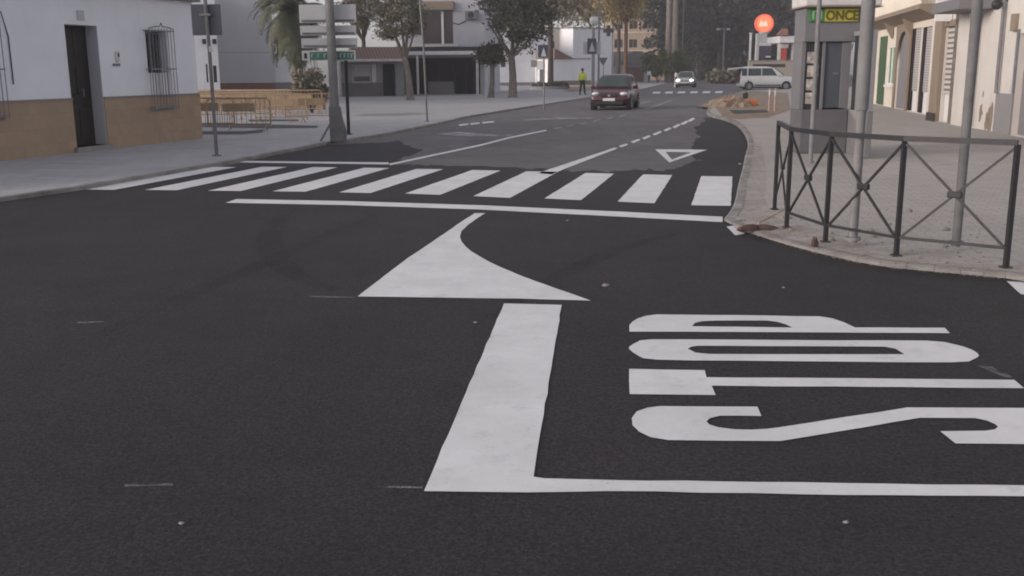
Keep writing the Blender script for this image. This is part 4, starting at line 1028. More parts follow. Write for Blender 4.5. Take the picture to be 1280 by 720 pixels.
tree_at(641, 122, 'spreading green street tree with a stout trunk right of the bar canopy', 21, -36, 78, 70, 112, 10, 7000, .10, M['bark'], M['leaf_dark'], sub=52, cr=.22)
tree_at(614, 122, 'low dark round crowned tree half behind the bar canopy', 22, 52, 86, 84, 44, 7, 3800, .09, M['bark'], M['leaf_dark'], sub=26, cr=.34)
tree_at(513, 125, 'sparse olive green tree with a pale leaning trunk before the bar', 23, -34, 64, 72, 80, 8, 7500, .085, M['bark'], M['leaf_olive'], sub=60, cr=.22, lean=-.35)
tree_at(456, 118, 'thin half bare tree behind the terracotta roof', 24, -30, 50, 50, 78, 6, 5200, .085, M['bark_d'], M['leaf_olive'], sub=60, cr=.2)
tree_at(688, 110, 'tall dark trunked tree in a round planter before the white houses', 25, -50, 40, 24, 116, 7, 8500, .16, M['bark_d'], M['leaf_brown'], sub=60, cr=.24)
tree_at(772, 106, 'autumn yellow tree with a dark trunk by the grey roofed house', 26, -70, 44, 38, 84, 5, 6500, .16, M['bark_d'], M['leaf_autumn'], sub=56, cr=.24)
tree_at(781, 108, 'slender tree with an orange brown trunk and yellowing leaves', 27, -60, 34, 30, 74, 5, 5000, .15, M['bark_o'], M['leaf_autumn'], sub=50, cr=.24)
tree_at(738, 103, 'brown leaved tree rising behind the tall plain white block', 28, -50, 47, 28, 124, 4, 10000, .18, M['bark_d'], M['leaf_autumn'], sub=60, cr=.26)
tree_at(655, 104, 'brownish tree rising behind the white house and green tree', 29, -60, 46, 34, 100, 5, 8000, .18, M['bark_d'], M['leaf_brown'], sub=60, cr=.26)
tree_at(610, 104, 'brownish tree rising behind the right end of the two storey white house', 30, -60, 34, 30, 70, 5, 4500, .18, M['bark_d'], M['leaf_brown'], sub=50, cr=.24)
# shrubs
def shrub(px, py, top, wpx, label, seed, n, leaf, cm, z=.06, blobs=9, name='shrub'):
    rnd = random.Random(seed); g = G(px, py, z); k = g.y / FPX * 1.03; h = P(px, top, g.y).z - z; wd = wpx * k / 2
    r = thing(name, label, 'shrub', g); c = MB(); st = MB()
    bl = [(rnd.uniform(-.6, .6) * wd, rnd.uniform(-.5, .5) * wd, h * rnd.uniform(.3, .75), min(h, wd * 1.4) * rnd.uniform(.25, .4)) for _ in range(blobs)]
    for b in bl: st.tube([(0, 0, 0), (b[0] * .5, b[1] * .5, b[2] * .5), (b[0], b[1], b[2])], [.04, .025, .01], 5)
    clumps(c, bl, n, leaf, rnd, .2); st.build('stems', M['bark_d'], r); c.build('foliage', cm, r, fix=False); return r
shrub(390, 141, 78, 44, 'grey green bush growing behind the big direction sign', 31, 3600, .07, M['leaf_olive'], blobs=14)
shrub(822, 103, 60, 36, 'bright green bush left of the two grey palm trunks', 32, 2200, .28, M['leaf_hedge'])
shrub(848, 102.5, 56, 34, 'bright green bush right of the two grey palm trunks', 33, 2200, .28, M['leaf_hedge'])
# palms
def palm(label, loc, trunk_h, r0, n, length, m_leaf, m_trunk, seed, droop=1.0, lean=0, dead=0):
    rnd = random.Random(seed); r = thing('palm_tree', label, 'palm', loc)
    t = MB(); k_ = 14
    t.tube([(lean * (i / k_) ** 2, 0, trunk_h * i / k_) for i in range(k_ + 1)], [r0 * (1.15 - .25 * i / k_) * (1.06 if i % 2 else .97) for i in range(k_ + 1)], 10)
    t.build('trunk', m_trunk, r, smooth=True)
    c = MB(); o = Vector((lean, 0, trunk_h))
    for k in range(n):
        a = rnd.uniform(0, 2 * PI); el = rnd.uniform(-.7, 1.35) if k >= dead else rnd.uniform(-1.3, -.8); L = length * rnd.uniform(.75, 1.1); pts = []
        p = o.copy(); e = el
        for i in range(11):
            pts.append(p.copy()); dvec = Vector((math.cos(a) * math.cos(e), math.sin(a) * math.cos(e), math.sin(e))); p = p + dvec * L / 10; e = max(e - .19 * droop, -1.45)
        c.tube(pts, [.035 * (1 - i / 12) for i in range(11)], 4)
        for i in range(1, 11):
            dvec = (pts[i] - pts[i - 1]).normalized(); s = dvec.cross(Vector((0, 0, 1))); s = s.normalized() if s.length > .01 else Vector((1, 0, 0)); up = s.cross(dvec)
            for sub in (0, .33, .66):
                q = pts[i - 1].lerp(pts[i], sub); ll = length * .17 * math.sin(PI * min(.97, (i + sub + .8) / 12)) + .08
                for sg in (-1, 1):
                    tip = q + (s * sg * .8 + dvec * .7 + Vector((0, 0, -.25)) + up * rnd.uniform(-.1, .3)) * ll; wv_ = dvec * .035
                    c.add([q - wv_, q + wv_, tip], [(0, 1, 2)])
    c.build('fronds', m_leaf, r, fix=False); return r
g = G(374, 132, .06); palm('bushy palm with drooping fronds behind the large direction sign', g, P(372, 20, g.y).z, .26, 125, 2.75, M['leaf_palm'], M['bark'], 41, 1.15, dead=16)
g = G(834, 103.5); palm('tall palm with bare grey trunk, left one of the pair by the white car', g, 13.0, .33, 36, 3.2, M['leaf_palm'], M['bark'], 42)
g = G(842, 103); palm('tall palm with bare grey trunk, right one of the pair by the white car', g, 13.6, .36, 36, 3.2, M['leaf_palm'], M['bark'], 43)
# planter under the dark trunk
g = G(686, 111.5, .06); pl = thing('round_planter', 'round planted mound at the foot of the dark trunked tree', 'planter', g); k = g.y / FPX
MB().tube([(0, 0, 0), (0, 0, .25)], 24 * k, 24).build('rim', M['grey_dado'], pl); c = MB(); clumps(c, [(x, y, .25, .5) for x in (-1, -.4, .2, .8, 1.3) for y in (-.6, .3)], 900, .12, random.Random(4)); c.build('planting', M['leaf_dark'], pl, fix=False)
sheet('grass', [gp([(690, 108.8), (745, 107.5), (748, 112), (712, 115)], .066)], .066, M['earth'], 'tan dry verge before the low white outbuilding', 'verge', kind='structure')

# dark wood in the far background: individual big trees, three shapes shared
wood = []
for s in range(3):
    t, c = limb_tree(60 + s, 18 + s, 4.0, .42, 8.0, 6500, .42, base=1.8, sub=80, cr=.24, limbs=9)
    wood.append((t, c))
spots = [(852, 150), (876, 165), (898, 150), (920, 170), (944, 155), (966, 168), (988, 150), (1012, 165), (862, 195), (890, 200), (915, 205), (940, 198), (970, 205), (842, 180), (1036, 190), (1000, 200)]
wl = ['tall dark wood tree, leftmost of the front row behind the white car', 'dark wood tree behind the white car roof', 'dark wood tree left of the thin lamp post', 'dark wood tree right of the thin lamp post', 'dark wood tree directly behind the round orange sign', 'dark wood tree right behind the round orange sign', 'dark wood tree rising just left of the lottery kiosk', 'dark wood tree hidden mostly behind the lottery kiosk',
      'farther dark wood tree behind the palm trunks', 'farther dark wood tree above the white car', 'farther dark wood tree above the lamp post', 'farther dark wood tree left above the orange sign', 'farther dark wood tree right above the orange sign', 'dark wood tree touching the beige apartment block', 'farther dark wood tree behind the kiosk roof', 'farther dark wood tree left of the kiosk roof']
roots = []
rnd = random.Random(9)
for i, ((px, Y), l) in enumerate(zip(spots, wl)):
    loc = P(px, 85, Y); loc.z = -.03
    if i < 3: roots.append(place_tree('wood_tree', l, loc, wood[i][0], wood[i][1], M['bark_d'], M['leaf_wood'], 'dark trees of the far wood')); r = roots[-1]
    else: r = dup(roots[i % 3], loc, rnd.uniform(0, 6), l)
    r.rotation_euler[2] = rnd.uniform(0, 6); s = rnd.uniform(.9, 1.15); r.scale = (s, s, s)
uw = MB(); rnd = random.Random(77)
for i in range(60):
    px = rnd.uniform(838, 1010); q = P(px, 85, rnd.uniform(150, 215)); clumps(uw, [(q.x, q.y, rnd.uniform(.5, 3.2), rnd.uniform(1.5, 3.0))], 110, .6, rnd, .3)
tag(uw.build('undergrowth', M['leaf_wood'], fix=False), 'dark undergrowth filling the foot of the far wood', 'undergrowth', kind='stuff')

# ------------------------------------------------------------------ signs, lamps, poles in the middle distance
def sign_on_pole(name, label, px, base_py, z=.06, cat='road sign', rad=.035, top=None, m=None):
    g = G(px, base_py, z); r = thing(name, label, cat, g); Y = g.y
    zz = lambda py: P(px, py, Y).z - z; xx = lambda p: P(p, 70, Y).x - g.x
    if top is not None: MB().tube([(0, 0, 0), (0, 0, zz(top))], rad, 8).build('pole', m or M['steel'], r)
    return r, xx, zz
r, xx, zz = sign_on_pole('crossing_sign', 'blue and grey crossing sign on the thin pole right of the green street tree', 680, 138, top=54)
sign_panel('sign_plate', M['signback'], r, xx(671), xx(681), zz(73), zz(56), .04); bp = sign_panel('blue_plate', M['blue_sign'], r, xx(672.5), xx(685), zz(72), zz(56), -.07)
MB().prism([(xx(676), zz(70.5)), (xx(683), zz(70.5)), (xx(679.5), zz(59))], -.08, -.072).build('pictogram', M['signback'], bp)
r, xx, zz = sign_on_pole('crossing_sign', 'wide grey sign with blue centre plate before the tall plain white block', 740, 118, top=30, rad=.04)
sign_panel('sign_plate', M['signback'], r, xx(729), xx(751), zz(68), zz(52), .05); bp = sign_panel('blue_plate', M['blue_sign'], r, xx(734), xx(745), zz(67), zz(48), -.08)
MB().prism([(xx(736), zz(64.5)), (xx(743.5), zz(64.5)), (xx(739.7), zz(52))], -.09, -.082).build('pictogram', M['signback'], bp)
r, xx, zz = sign_on_pole('yield_sign', 'inverted triangle sign seen from its grey back, left of the red car roof', 754, 112, top=73)
MB().prism([(xx(747.5), zz(72)), (xx(760), zz(72)), (xx(754.2), zz(82.5))], .04, .06).build('sign_plate', M['steel_d'], r)
r, xx, zz = sign_on_pole('street_lamp', 'pale globe street lamp above the wide grey crossing sign', 742, 112, top=34, cat='street lamp', rad=.07)
MB().sphere((0, 0, zz(26)), (.42, .42, .42)).build('globe', M['lampglobe'], r, smooth=True); MB().tube([(0, 0, zz(21)), (0, 0, zz(18.5))], [.3, .1], 12).build('cap', M['steel'], r)
r, xx, zz = sign_on_pole('street_pole', 'dark slim pole rising left of the red car', 748, 114, top=-6, cat='pole', rad=.085, m=M['grille'])
MB().tube([(0, 0, 0), (0, 0, .4)], .13, 8).build('base_collar', M['grille'], r)
r, xx, zz = sign_on_pole('information_sign', 'small dark and white information sign on a white post by the planter', 671, 111, top=76, cat='sign', rad=.06, m=M['white'])
sign_panel('dark_plate', M['grey_dado'], r, xx(663.5), xx(671), zz(84), zz(75), -.11); sign_panel('white_plate', M['white'], r, xx(671.5), xx(680), zz(87), zz(76), -.11)
g = G(677, 110.5, .06); lt_ = thing('litter_bin', 'dark upright litter bin beside the small information sign', 'bin', g); k = g.y / FPX; MB().box((-2.6 * k, -.3, .06), (2.6 * k, .3, 22 * k)).build('body', M['grille'], lt_, bevel=.06); BX('lid', M['black'], lt_, (-2.8 * k, -.33, 22 * k), (2.8 * k, .33, 23.4 * k), .04)
# pharmacy cross on its pole
r, xx, zz = sign_on_pole('pharmacy_cross', 'dark cross shaped shop sign on a bracket at the right of the white block', 765, 105, top=33, cat='cross sign', rad=.07, m=M['grille'])
cx_, cz_ = xx(760), zz(38.5); a_ = xx(766.5) - cx_; w_ = a_ * .36
MB().prism([(cx_ - w_, cz_ - a_), (cx_ + w_, cz_ - a_), (cx_ + w_, cz_ - w_), (cx_ + a_, cz_ - w_), (cx_ + a_, cz_ + w_), (cx_ + w_, cz_ + w_), (cx_ + w_, cz_ + a_), (cx_ - w_, cz_ + a_), (cx_ - w_, cz_ + w_), (cx_ - a_, cz_ + w_), (cx_ - a_, cz_ - w_), (cx_ - w_, cz_ - w_)], -.25, -.12).build('cross', M['iron'], r)
for px, py, top, rad, l in ((852, 102, -8, .07, 'slim pale lamp column right of the palm trunks'), (870, 101, 22, .06, 'thin faint pole before the dark wood, behind the white car')):
    r, xx, zz = sign_on_pole('street_pole', l, px, py, z=0, top=top, cat='pole', rad=rad); MB().tube([(0, 0, 0), (0, 0, .5)], rad * 1.6, 8).build('base_collar', M['steel'], r)
r, xx, zz = sign_on_pole('street_lamp', 'thin lamp post with short double arm before the dark wood', 903, 102, z=0, top=36, cat='street lamp', rad=.09)
MB().tube([(xx(897), 0, zz(36)), (xx(909), 0, zz(36))], .05, 6).build('arm', M['steel'], r)
for px in (897, 909): BX('lamp_head', M['signback'], r, (xx(px) - .25, -.12, zz(37.5)), (xx(px) + .25, .12, zz(35.5)), .03)

# petrol station
SY = 110
def station(px, py): return P(px, py, SY)
g = P(953, 86, SY); g.z = 0.0
r = thing('petrol_station_sign', 'petrol station pylon with a glowing round orange sign on top', 'pylon sign', g)
X = lambda px, py=50: P(px, py, SY).x - g.x; Z = lambda py: P(953, py, SY).z
MB().box((X(945), -.3, 0), (X(948.5), .3, Z(42))).box((X(948.5), -.25, Z(55)), (X(958), .25, Z(42))).build('pylon', M['offwhite'], r, bevel=.03)
sg = BX('price_panel', M['screen'], r, (X(949), -.35, Z(72)), (X(963), .3, Z(57.5)), .04); BX('panel_header', M['white'], sg, (X(949), -.4, Z(57.4)), (X(963), .3, Z(54)), .03); BX('panel_foot', M['white'], sg, (X(957), -.38, Z(72)), (X(963), -.352, Z(70)))
MB().tube([(0, -.05, Z(29.5)), (0, .35, Z(29.5))], 11.3 * SY / FPX, 32).build('lit_disc', M['station_lit'], r, smooth=True).location = (0, 0, 0)
MB().tube([(0, -.09, Z(29.5)), (0, -.052, Z(29.5))], 9.3 * SY / FPX, 32).build('lit_field', M['station_mid'], r, smooth=True)
MB().prism([(X(953 - 5.5), Z(33)), (X(953 + 5.5), Z(33)), (X(953 + 3.6), Z(25.5)), (X(953), Z(28)), (X(953 - 3.6), Z(25.5))], -.13, -.095).build('lit_core', M['station_core'], r, smooth=True)
MB().tube([(0, .1, Z(42)), (0, .1, Z(40))], .5, 10).build('neck', M['offwhite'], r)
g = P(984, 86, SY + 6); g.z = 0
r = thing('petrol_station_canopy', 'white petrol station canopy edge with red pump beneath, left of the kiosk', 'canopy', g)
X = lambda px: P(px, 60, SY + 6).x - g.x; Z = lambda py: P(984, py, SY + 6).z
BX('roof', M['white'], r, (X(974), 0, Z(53.5)), (X(1040), 8, Z(45)), .05)
BX('column', M['offwhite'], r, (X(975), .6, 0), (X(978), 1.1, Z(53.5))); BX('column', M['offwhite'], r, (X(992), .6, 0), (X(995), 1.1, Z(53.5)))
pmp = BX('fuel_pump', M['redplast'], r, (X(979), .5, 0), (X(985.5), 1.0, Z(60)), .05); BX('pump_head', M['offwhite'], pmp, (X(977), .45, Z(60)), (X(987), 1.0, Z(55)), .04)
MB().prism([(X(970), Z(44)), (X(983), Z(44)), (X(983), Z(36)), (X(977), Z(36))], -.3, .3).build('red_fascia', mat('muted_red_panel', (.30, .14, .11), .6), r)
r, xx, zz = sign_on_pole('flag_pole', 'white square post left of the petrol station pylon', 936, 104, z=0, top=42, cat='post', rad=.14, m=M['white'])
MB().tube([(0, 0, zz(42)), (0, 0, zz(41))], .2, 8).build('cap', M['white'], r)
a, b = P(920, 87, 98), P(1010, 87, 98); fr = Frame((a.x, a.y), (b.x, b.y))
r = thing('low_wall', 'low beige wall behind the white van with open hatch', 'wall', fr.p0, fr.a); zt = P(950, 72, 98).z
BX('wall', plaster('station_wall', (.40, .35, .29)), r, (1.2, 0, 0), (fr.L, .4, zt - .35)); BX('coping', M['kerb'], r, (1.1, -.06, zt - .35), (fr.L, .46, zt - .25)); BX('hedge_band', M['bark_d'], r, (1.6, -.03, zt - .9), (fr.L - 2.2, 0, zt - .6))
r = thing('hedge', 'dark low hedge between the road and the low beige wall', 'hedge', P(915, 92, 118).xy.to_3d()); c = MB(); clumps(c, [(x, 0, .9, 1.1) for x in (-2, -.6, .8, 2.2)], 900, .25, random.Random(8), .3); c.build('foliage', M['leaf_olive'], r, fix=False); BX('stems', M['bark_d'], r, (-2.4, -.1, 0), (2.6, .1, .8))

# roadworks by the van
g = G(922, 134, .1); mbd = MB()
rnd = random.Random(15); N = 14
for j in range(N):
    for i in range(N):
        u, v = i / (N - 1) * 2 - 1, j / (N - 1) * 2 - 1; rr = math.hypot(u, v); mbd.v.append((u * 1.25, v * 1.6, max(0, (1 - rr) * .55 + .09 * rnd.uniform(-1, 1) if rr < 1 else -.02)))
for j in range(N - 1):
    for i in range(N - 1): a = j * N + i; mbd.f.append((a, a + 1, a + N + 1, a + N))
o = mbd.build('earth_heap', M['earth'], smooth=False); o.location = (g.x, g.y + 1.5, .09); tag(o, 'ochre heap of dug earth on the pavement in front of the white van', 'earth heap')
g = G(926, 133, .1); r = thing('works_barrier', 'orange plastic works barrier lying at the foot of the earth heap', 'barrier', (g.x, g.y, .1), R(8)); 
MB().box((-.75, -.04, .08), (.75, .04, .30)).build('panel', M['orange'], r, bevel=.02); MB().box((-.6, -.2, 0), (-.5, .2, .08)).box((.5, -.2, 0), (.6, .2, .08)).build('foot', M['orange'], r, bevel=.01)
g = G(929, 124, .1); sh = thing('spade', 'dark spade stuck upright in the earth heap', 'spade', (g.x, g.y - .5, .35), 0); MB().tube([(0, 0, 0), (.12, 0, .75)], .03, 6).build('handle', M['iron'], sh); MB().box((-.14, -.015, -.2), (.14, .015, .1)).build('blade', M['iron'], sh, bevel=.01)
for px, l in ((961, 'thin pink and white marker stake, left one before the kiosk'), (968, 'thin pink and white marker stake, right one before the kiosk')):
    g = G(px, 139, .1); r = thing('marker_stake', l, 'stake', g, 0, 'marker stakes by the trench'); MB().tube([(0, 0, 0), (0, 0, .85)], .028, 8).build('stake', mat('pink_stake', (.50, .32, .30), .7), r); MB().tube([(0, 0, .6), (0, 0, .78)], .031, 8).build('band', M['offwhite'], r)
sheet('trench', [gp([(911, 137.5), (958, 137.5), (961, 140.5), (918, 142.6)], .105)], .106, M['black'], 'narrow dark trench cut in the pavement below the earth heap', 'trench')
sheet('dug_ground', [gp([(893, 133), (906, 119), (940, 114), (985, 116), (988, 137), (960, 147), (925, 149), (905, 147)], .104)], .104, M['earth'], 'bare ochre ground around the trench', 'bare ground')

# ------------------------------------------------------------------ cars
def loft(mb, secs):
    n = len(secs[0]); base = len(mb.v)
    for s in secs: mb.v += [tuple(p) for p in s]
    for i in range(len(secs) - 1):
        for k in range(n - 1): mb.f.append((base + i * n + k, base + i * n + k + 1, base + (i + 1) * n + k + 1, base + (i + 1) * n + k))
    for i in (0, len(secs) - 1):
        mb.f.append(tuple(base + i * n + k for k in range(n)))
def car(name, label, loc, rz, L, W, H, paint, van=False, lit=False, front_len=None, tailgate=False):
    """car local: front at -y, length along y."""
    r = thing(name, label, 'car', loc, rz)
    hl, hw = L / 2, W / 2
    belt = H * .60; hood = H * .575; sill = .22
    if van: prof = [(-hl, .50, .88), (-hl + .12, hood * .93, .95), (-hl + .8, hood * 1.02, 1), (-hl + 1.0, hood * 1.05, 1), (0, belt, 1), (hl - .35, belt, 1), (hl - .04, belt * .98, .97), (hl, .55, .95)]
    else: prof = [(-hl, .46, .80), (-hl + .10, hood * .82, .90), (-hl + .35, hood * .93, .97), (-hl + 1.05, hood * 1.04, 1), (0, belt, 1), (hl - .5, belt * 1.03, .99), (hl - .06, belt * .99, .93), (hl, .55, .90)]
    secs = []
    for y, zt, wf in prof:
        w_ = hw * wf; zb_ = .26 if abs(y) < hl - .2 else .32
        half = [(w_ * .90, zb_), (w_ * .985, zb_ + .12), (w_, (zb_ + zt) * .52), (w_ * .975, zt - .09), (w_ * .90, zt - .01), (w_ * .45, zt + .015)]
        secs.append([Vector((-x, y, z)) for x, z in half] + [Vector((x, y, z)) for x, z in half[::-1]])
    b = MB(); loft(b, secs); body = b.build('body', paint, r, smooth=True)
    # greenhouse
    if van: gh = [(-hl + .95, hood * 1.05, .97), (-hl + 1.75, H * .95, .86), (-hl + 2.2, H * .995, .85), (hl - .6, H, .85), (hl - .18, H * .97, .85), (hl - .02, belt, .94)]
    else: gh = [(-hl + 1.02, hood * 1.05, .93), (-hl + 1.75, H * .93, .78), (-hl + 2.15, H * .99, .75), (hl - 1.1, H, .75), (hl - .45, H * .93, .74), (hl - .08, belt * 1.02, .84)]
    def gsec(y, zt, wf, grow=0.0):
        fr_ = max(0, (zt - belt) / (H - belt)); wb_ = hw * .93; wt = hw * wf + grow; wb2 = wb_ + grow
        if zt - belt < .12: zt = max(zt, belt + .01)
        w_at = wb2 + (wt - wb2) * 1.0
        return [Vector((-wb2, y, belt - .10)), Vector((-(wb2 * .5 + w_at * .5), y, (belt + zt) / 2)), Vector((-w_at, y, zt - .05)), Vector((-w_at * .86, y, zt + grow)), Vector((0, y, zt + .02 + grow)), Vector((w_at * .86, y, zt + grow)), Vector((w_at, y, zt - .05)), Vector((wb2 * .5 + w_at * .5, y, (belt + zt) / 2)), Vector((wb2, y, belt - .10))]
    c = MB(); loft(c, [gsec(*s) for s in gh]); cab = c.build('cabin', paint, r, smooth=True)
    gl = M['glass_g']
    # windscreen and rear window as slabs lying on the cabin slope
    def slab(name, y0, z0, w0, y1, z1, w1, off):
        d_ = Vector((0, y1 - y0, z1 - z0)).normalized(); n_ = Vector((0, -d_.z, d_.y)) * off
        q = [Vector((-w0, y0, z0)), Vector((w0, y0, z0)), Vector((w1, y1, z1)), Vector((-w1, y1, z1))]
        mb = MB(); mb.add([p + n_ for p in q] + [p - n_ * .2 for p in q], [(0, 1, 2, 3), (4, 7, 6, 5), (0, 4, 5, 1), (1, 5, 6, 2), (2, 6, 7, 3), (3, 7, 4, 0)]); return mb.build(name, gl, r)
    ya, za = gh[0][0], max(gh[0][1], belt + .01); yb, zb2 = gh[1][0], gh[1][1]
    slab('windscreen', ya + .02, za + .05, hw * .80, yb + .02, zb2 + .02, hw * .66, .045)
    slab('rear_window', gh[-1][0] - .0, belt + .08, hw * .72, gh[-2][0] + .0, gh[-2][1] - .08, hw * .6, -.03)
    wt = hw * gh[2][2]
    for sx in (-1, 1):
        spans = [(gh[1][0] - .25, gh[2][0] + .5), (gh[2][0] + .58, gh[3][0] - .05)] + ([(gh[3][0] + .05, gh[4][0] + .05)] if van or L > 3.9 else [])
        for k, (y0, y1) in enumerate(spans):
            zt_ = H * .93 if not (k == 2 and not van) else H * .88; f0 = (belt + .04 - belt) / (H - belt); wb_ = hw * .935
            xa, xb = wb_ + .004, wb_ + (wt - wb_) * .88 + .012
            ys = y0 + (.42 if k == 0 else 0); ye = y1 - (.25 if k == 2 and not van else 0)
            mb = MB(); mb.add([(sx * xa, y0, belt + .03), (sx * xa, y1, belt + .03), (sx * xb, ye, zt_), (sx * xb, ys, zt_), (sx * (xa - .06), y0, belt + .03), (sx * (xa - .06), y1, belt + .03), (sx * (xb - .06), ye, zt_), (sx * (xb - .06), ys, zt_)], [(0, 1, 2, 3), (4, 7, 6, 5), (0, 4, 5, 1), (1, 5, 6, 2), (2, 6, 7, 3), (3, 7, 4, 0)]); mb.build('side_window', gl, r)
        MB().box((sx * (hw - .02), gh[0][0] + .42, belt - .02), (sx * (hw + .17), gh[0][0] + .56, belt + .12)).build('wing_mirror', paint if not lit else M['plastic'], r, bevel=.03)
        MB().box((sx * (hw - .03), gh[2][0] + .4, belt - .16), (sx * (hw + .012), gh[2][0] + .58, belt - .12)).build('door_handle', M['plastic'] if not van else paint, r)
        hx = sx * hw * .70
        MB().sphere((hx, -hl + .16, hood * .80), (hw * .20, .15, .085), 14, 8).build('headlight', M['lamp_lit'] if lit else M['lamp_glass'], r, smooth=True)
        MB().sphere((sx * hw * .68, -hl + .06, .44), (.09, .06, .06), 10, 6).build('fog_lamp', M['lamp_glass'], r, smooth=True)
        MB().box((sx * hw * .78, hl - .08, belt * .78), (sx * hw * .93, hl + .015, belt * .98)).build('tail_light', M['redplast'], r, bevel=.02)
        MB().box((sx * (hw - .008), -hl + 1.2, .34), (sx * (hw + .012), hl - 1.15, .42)).build('side_trim', M['plastic'], r, bevel=.008)
    BX('front_bumper', M['plastic'], r, (-hw * .70, -hl - .02, .24), (hw * .70, -hl + .3, .40), .03)
    BX('grille', M['plastic'], r, (-hw * .42, -hl + .0, hood * .66), (hw * .42, -hl + .2, hood * .78), .02)
    MB().tube([(0, -hl - .01, hood * .72), (0, -hl + .02, hood * .72)], .055, 12).build('badge', M['rim'], r)
    BX('number_plate', M['plate'], r, (-.26, -hl - .035, .40), (.26, -hl - .021, .51), .004)
    BX('underbody', M['black'], r, (-hw * .86, -hl + .2, .16), (hw * .86, hl - .2, .34))
    wr = .31
    for sx in (-1, 1):
        for y in (-hl + .78, hl - .72):
            MB().tube([(sx * (hw - .2), y, wr + .03), (sx * (hw + .004), y, wr + .03)], wr + .055, 24).build('wheel_arch', M['plastic'], r)
            wh = MB().tube([(sx * (hw - .19), y, wr), (sx * (hw - .16), y, wr), (sx * (hw - .01), y, wr), (sx * (hw + .014), y, wr)], [wr - .02, wr, wr, wr - .03], 24).build('wheel', M['black'], r, smooth=True)
            rm = MB().tube([(sx * (hw + .0145), y, wr), (sx * (hw + .02), y, wr)], wr * .66, 20); rm.build('rim', M['rim'], wh)
            sp2 = MB()
            for k in range(5):
                a = 2 * PI * k / 5; sp2.tube([(sx * (hw + .021), y + math.cos(a) * wr * .2, wr + math.sin(a) * wr * .2), (sx * (hw + .021), y + math.cos(a) * wr * .58, wr + math.sin(a) * wr * .58)], .035, 5)
            sp2.build('spoke', M['grille'], wh)
    if tailgate:
        t_ = MB(); y0 = hl - .15
        t_.add([(-hw * .84, y0, H * .98), (hw * .84, y0, H * .98), (hw * .78, y0 + .95, H * .94), (-hw * .78, y0 + .95, H * .94), (-hw * .84, y0, H * .98 - .09), (hw * .84, y0, H * .98 - .09), (hw * .78, y0 + .95, H * .94 - .12), (-hw * .78, y0 + .95, H * .94 - .12)], [(0, 1, 2, 3), (4, 7, 6, 5), (0, 4, 5, 1), (1, 5, 6, 2), (2, 6, 7, 3), (3, 7, 4, 0)])
        tg = t_.build('tailgate', paint, r, bevel=.02); tg['label'] = 'raised open rear hatch'
        BX('load_opening', M['black'], r, (-hw * .78, hl - .1, .55), (hw * .78, hl + .012, H * .9))
    return r
g = G(763, 138); fwd = R(12)
dirv = Vector((-math.sin(fwd), -math.cos(fwd), 0))
cpos = Vector((g.x, g.y, ZL)) - dirv * 2.0
car('red_car', 'dark red hatchback driving toward the near zebra crossing', cpos, -fwd - R(2), 4.0, 1.72, 1.50, M['red_paint'])
g = G(862, 109.5); car('white_car', 'small silvery white car with lit headlights beyond the far zebra crossing', Vector((g.x, g.y + 2, 0)), -R(14), 4.0, 1.75, 1.48, M['silver_paint'], lit=True)
g1, g2 = G(925, 112.5), G(990, 112.5)
ctr = G(957, 112.5, .0); car('white_van', 'white van parked side on with its rear hatch raised', Vector((ctr.x, ctr.y, .02)), R(90) - R(4), 4.45, 1.8, 1.84, M['white_paint'], van=True, tailgate=True)
# dark car behind the van
ctr = G(985, 107); car('dark_car', 'dark car parked behind the front of the white van', Vector((ctr.x + 1.2, ctr.y, .0)), R(90), 4.1, 1.72, 1.5, M['plastic'])

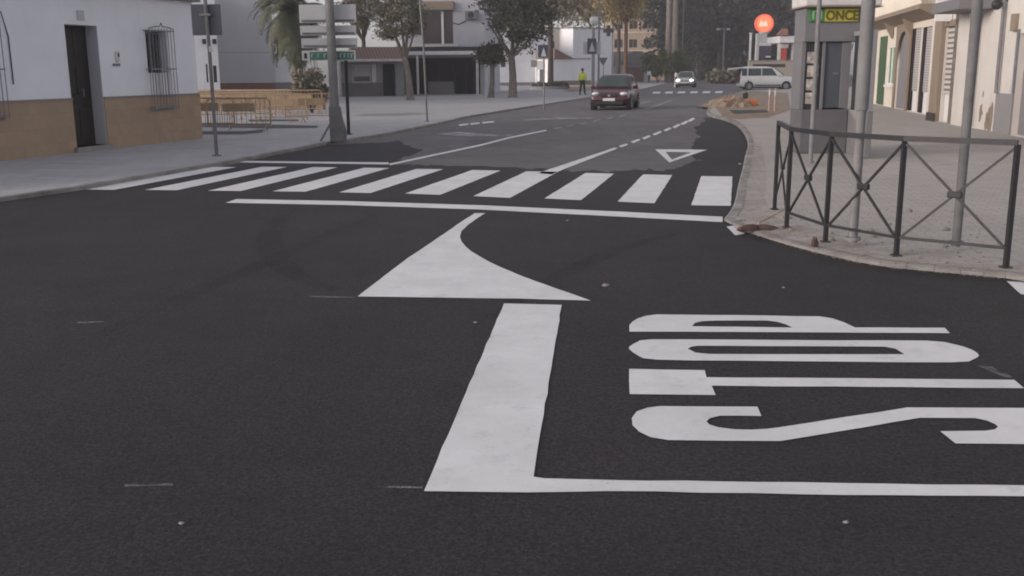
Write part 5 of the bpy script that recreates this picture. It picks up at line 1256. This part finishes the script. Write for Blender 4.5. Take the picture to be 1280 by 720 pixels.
# ------------------------------------------------------------------ people
def skin(name, verts, edges, radii, m, parent, sub=1):
    me = bpy.data.meshes.new(name); me.from_pydata([Vector(v) for v in verts], edges, []); me.materials.append(m)
    o = bpy.data.objects.new(name, me); col.objects.link(o); o.parent = parent
    s = o.modifiers.new('skin', 'SKIN'); s.use_smooth_shade = True
    for i, rd in enumerate(radii):
        me.skin_vertices[0].data[i].radius = rd if hasattr(rd, '__len__') else (rd, rd)
    me.skin_vertices[0].data[0].use_root = True
    if sub: u = o.modifiers.new('sub', 'SUBSURF'); u.levels = sub; u.render_levels = sub
    return o
def person(label, loc, rz, top_m, leg_m, stride=.18, arm=.15):
    r = thing('person', label, 'person', loc, rz)
    V = [(0, 0, .95), (0, .01, 1.15), (0, 0, 1.38), (0, 0, 1.48), (0, -.02, 1.56), (0, -.02, 1.68),
         (-.19, 0, 1.40), (-.24, .02, 1.13), (-.23, -arm, .90), (.19, 0, 1.40), (.24, -.02, 1.13), (.23, -.05 + arm, .90),
         (-.09, 0, .88), (-.10, -stride * .5, .48), (-.10, -stride, .08), (-.10, -stride - .14, .04), (.09, 0, .88), (.10, stride * .3, .48), (.10, stride, .08), (.10, stride - .14, .04),
         (-.23, -arm - .04, .82), (.23, -.08 + arm, .82)]
    E_ = [(0, 1), (1, 2), (2, 3), (3, 4), (4, 5), (2, 6), (6, 7), (7, 8), (2, 9), (9, 10), (10, 11), (0, 12), (12, 13), (13, 14), (14, 15), (0, 16), (16, 17), (17, 18), (18, 19), (8, 20), (11, 21)]
    rad = [(.15, .10), (.14, .10), (.15, .10), .06, .085, .085, .055, .045, .032, .055, .045, .032, .085, .058, .04, .035, .085, .058, .04, .035, .035, .035]
    skin('body', V, E_, rad, M['skin'], r)
    tv = [V[i] for i in (1, 2, 6, 7, 8, 9, 10, 11)]; tv = [(0, 0, .92)] + tv
    skin('jacket', tv, [(0, 1), (1, 2), (2, 3), (3, 4), (4, 5), (2, 6), (6, 7), (7, 8)], [(.19, .14), (.18, .13), (.18, .13), .085, .07, .055, .085, .07, .055], top_m, r)
    lv = [V[0], V[12], V[13], V[14], V[16], V[17], V[18]]
    skin('trousers', lv, [(0, 1), (1, 2), (2, 3), (0, 4), (4, 5), (5, 6)], [(.165, .12), .105, .08, .065, .105, .08, .065], leg_m, r)
    MB().sphere((0, .0, 1.66), (.098, .105, .10), 12, 8).build('hair', M['hair'], r, smooth=True)
    MB().sphere((0, -.108, 1.605), (.016, .024, .02), 8, 6).build('nose', M['skin'], r, smooth=True)
    sh_ = MB()
    for i in (14, 18): sh_.sphere((V[i][0], V[i][1] - .07, .045), (.05, .14, .05), 10, 6)
    sh_.build('shoes', M['shoe'], r, smooth=True)
    return r
g = G(728, 118.5, .06); person('person in a yellow hi-vis jacket and dark trousers walking on the left pavement', g, R(150), M['hivis'], M['trousers'])
g = G(811, 104); person('person in a white top and dark trousers standing by the garage house', g, R(10), M['shirt'], M['trousers'], .05, .05)
# white bollard beside the white car
g = G(845, 109); r = thing('bollard', 'short white bollard at the left of the white car', 'bollard', g); MB().tube([(0, 0, 0), (0, 0, 1.25), (0, 0, 1.35)], [.16, .16, .1], 10).build('shaft', M['offwhite'], r); MB().tube([(0, 0, .7), (0, 0, .85)], .165, 10).build('band', M['grille'], r)
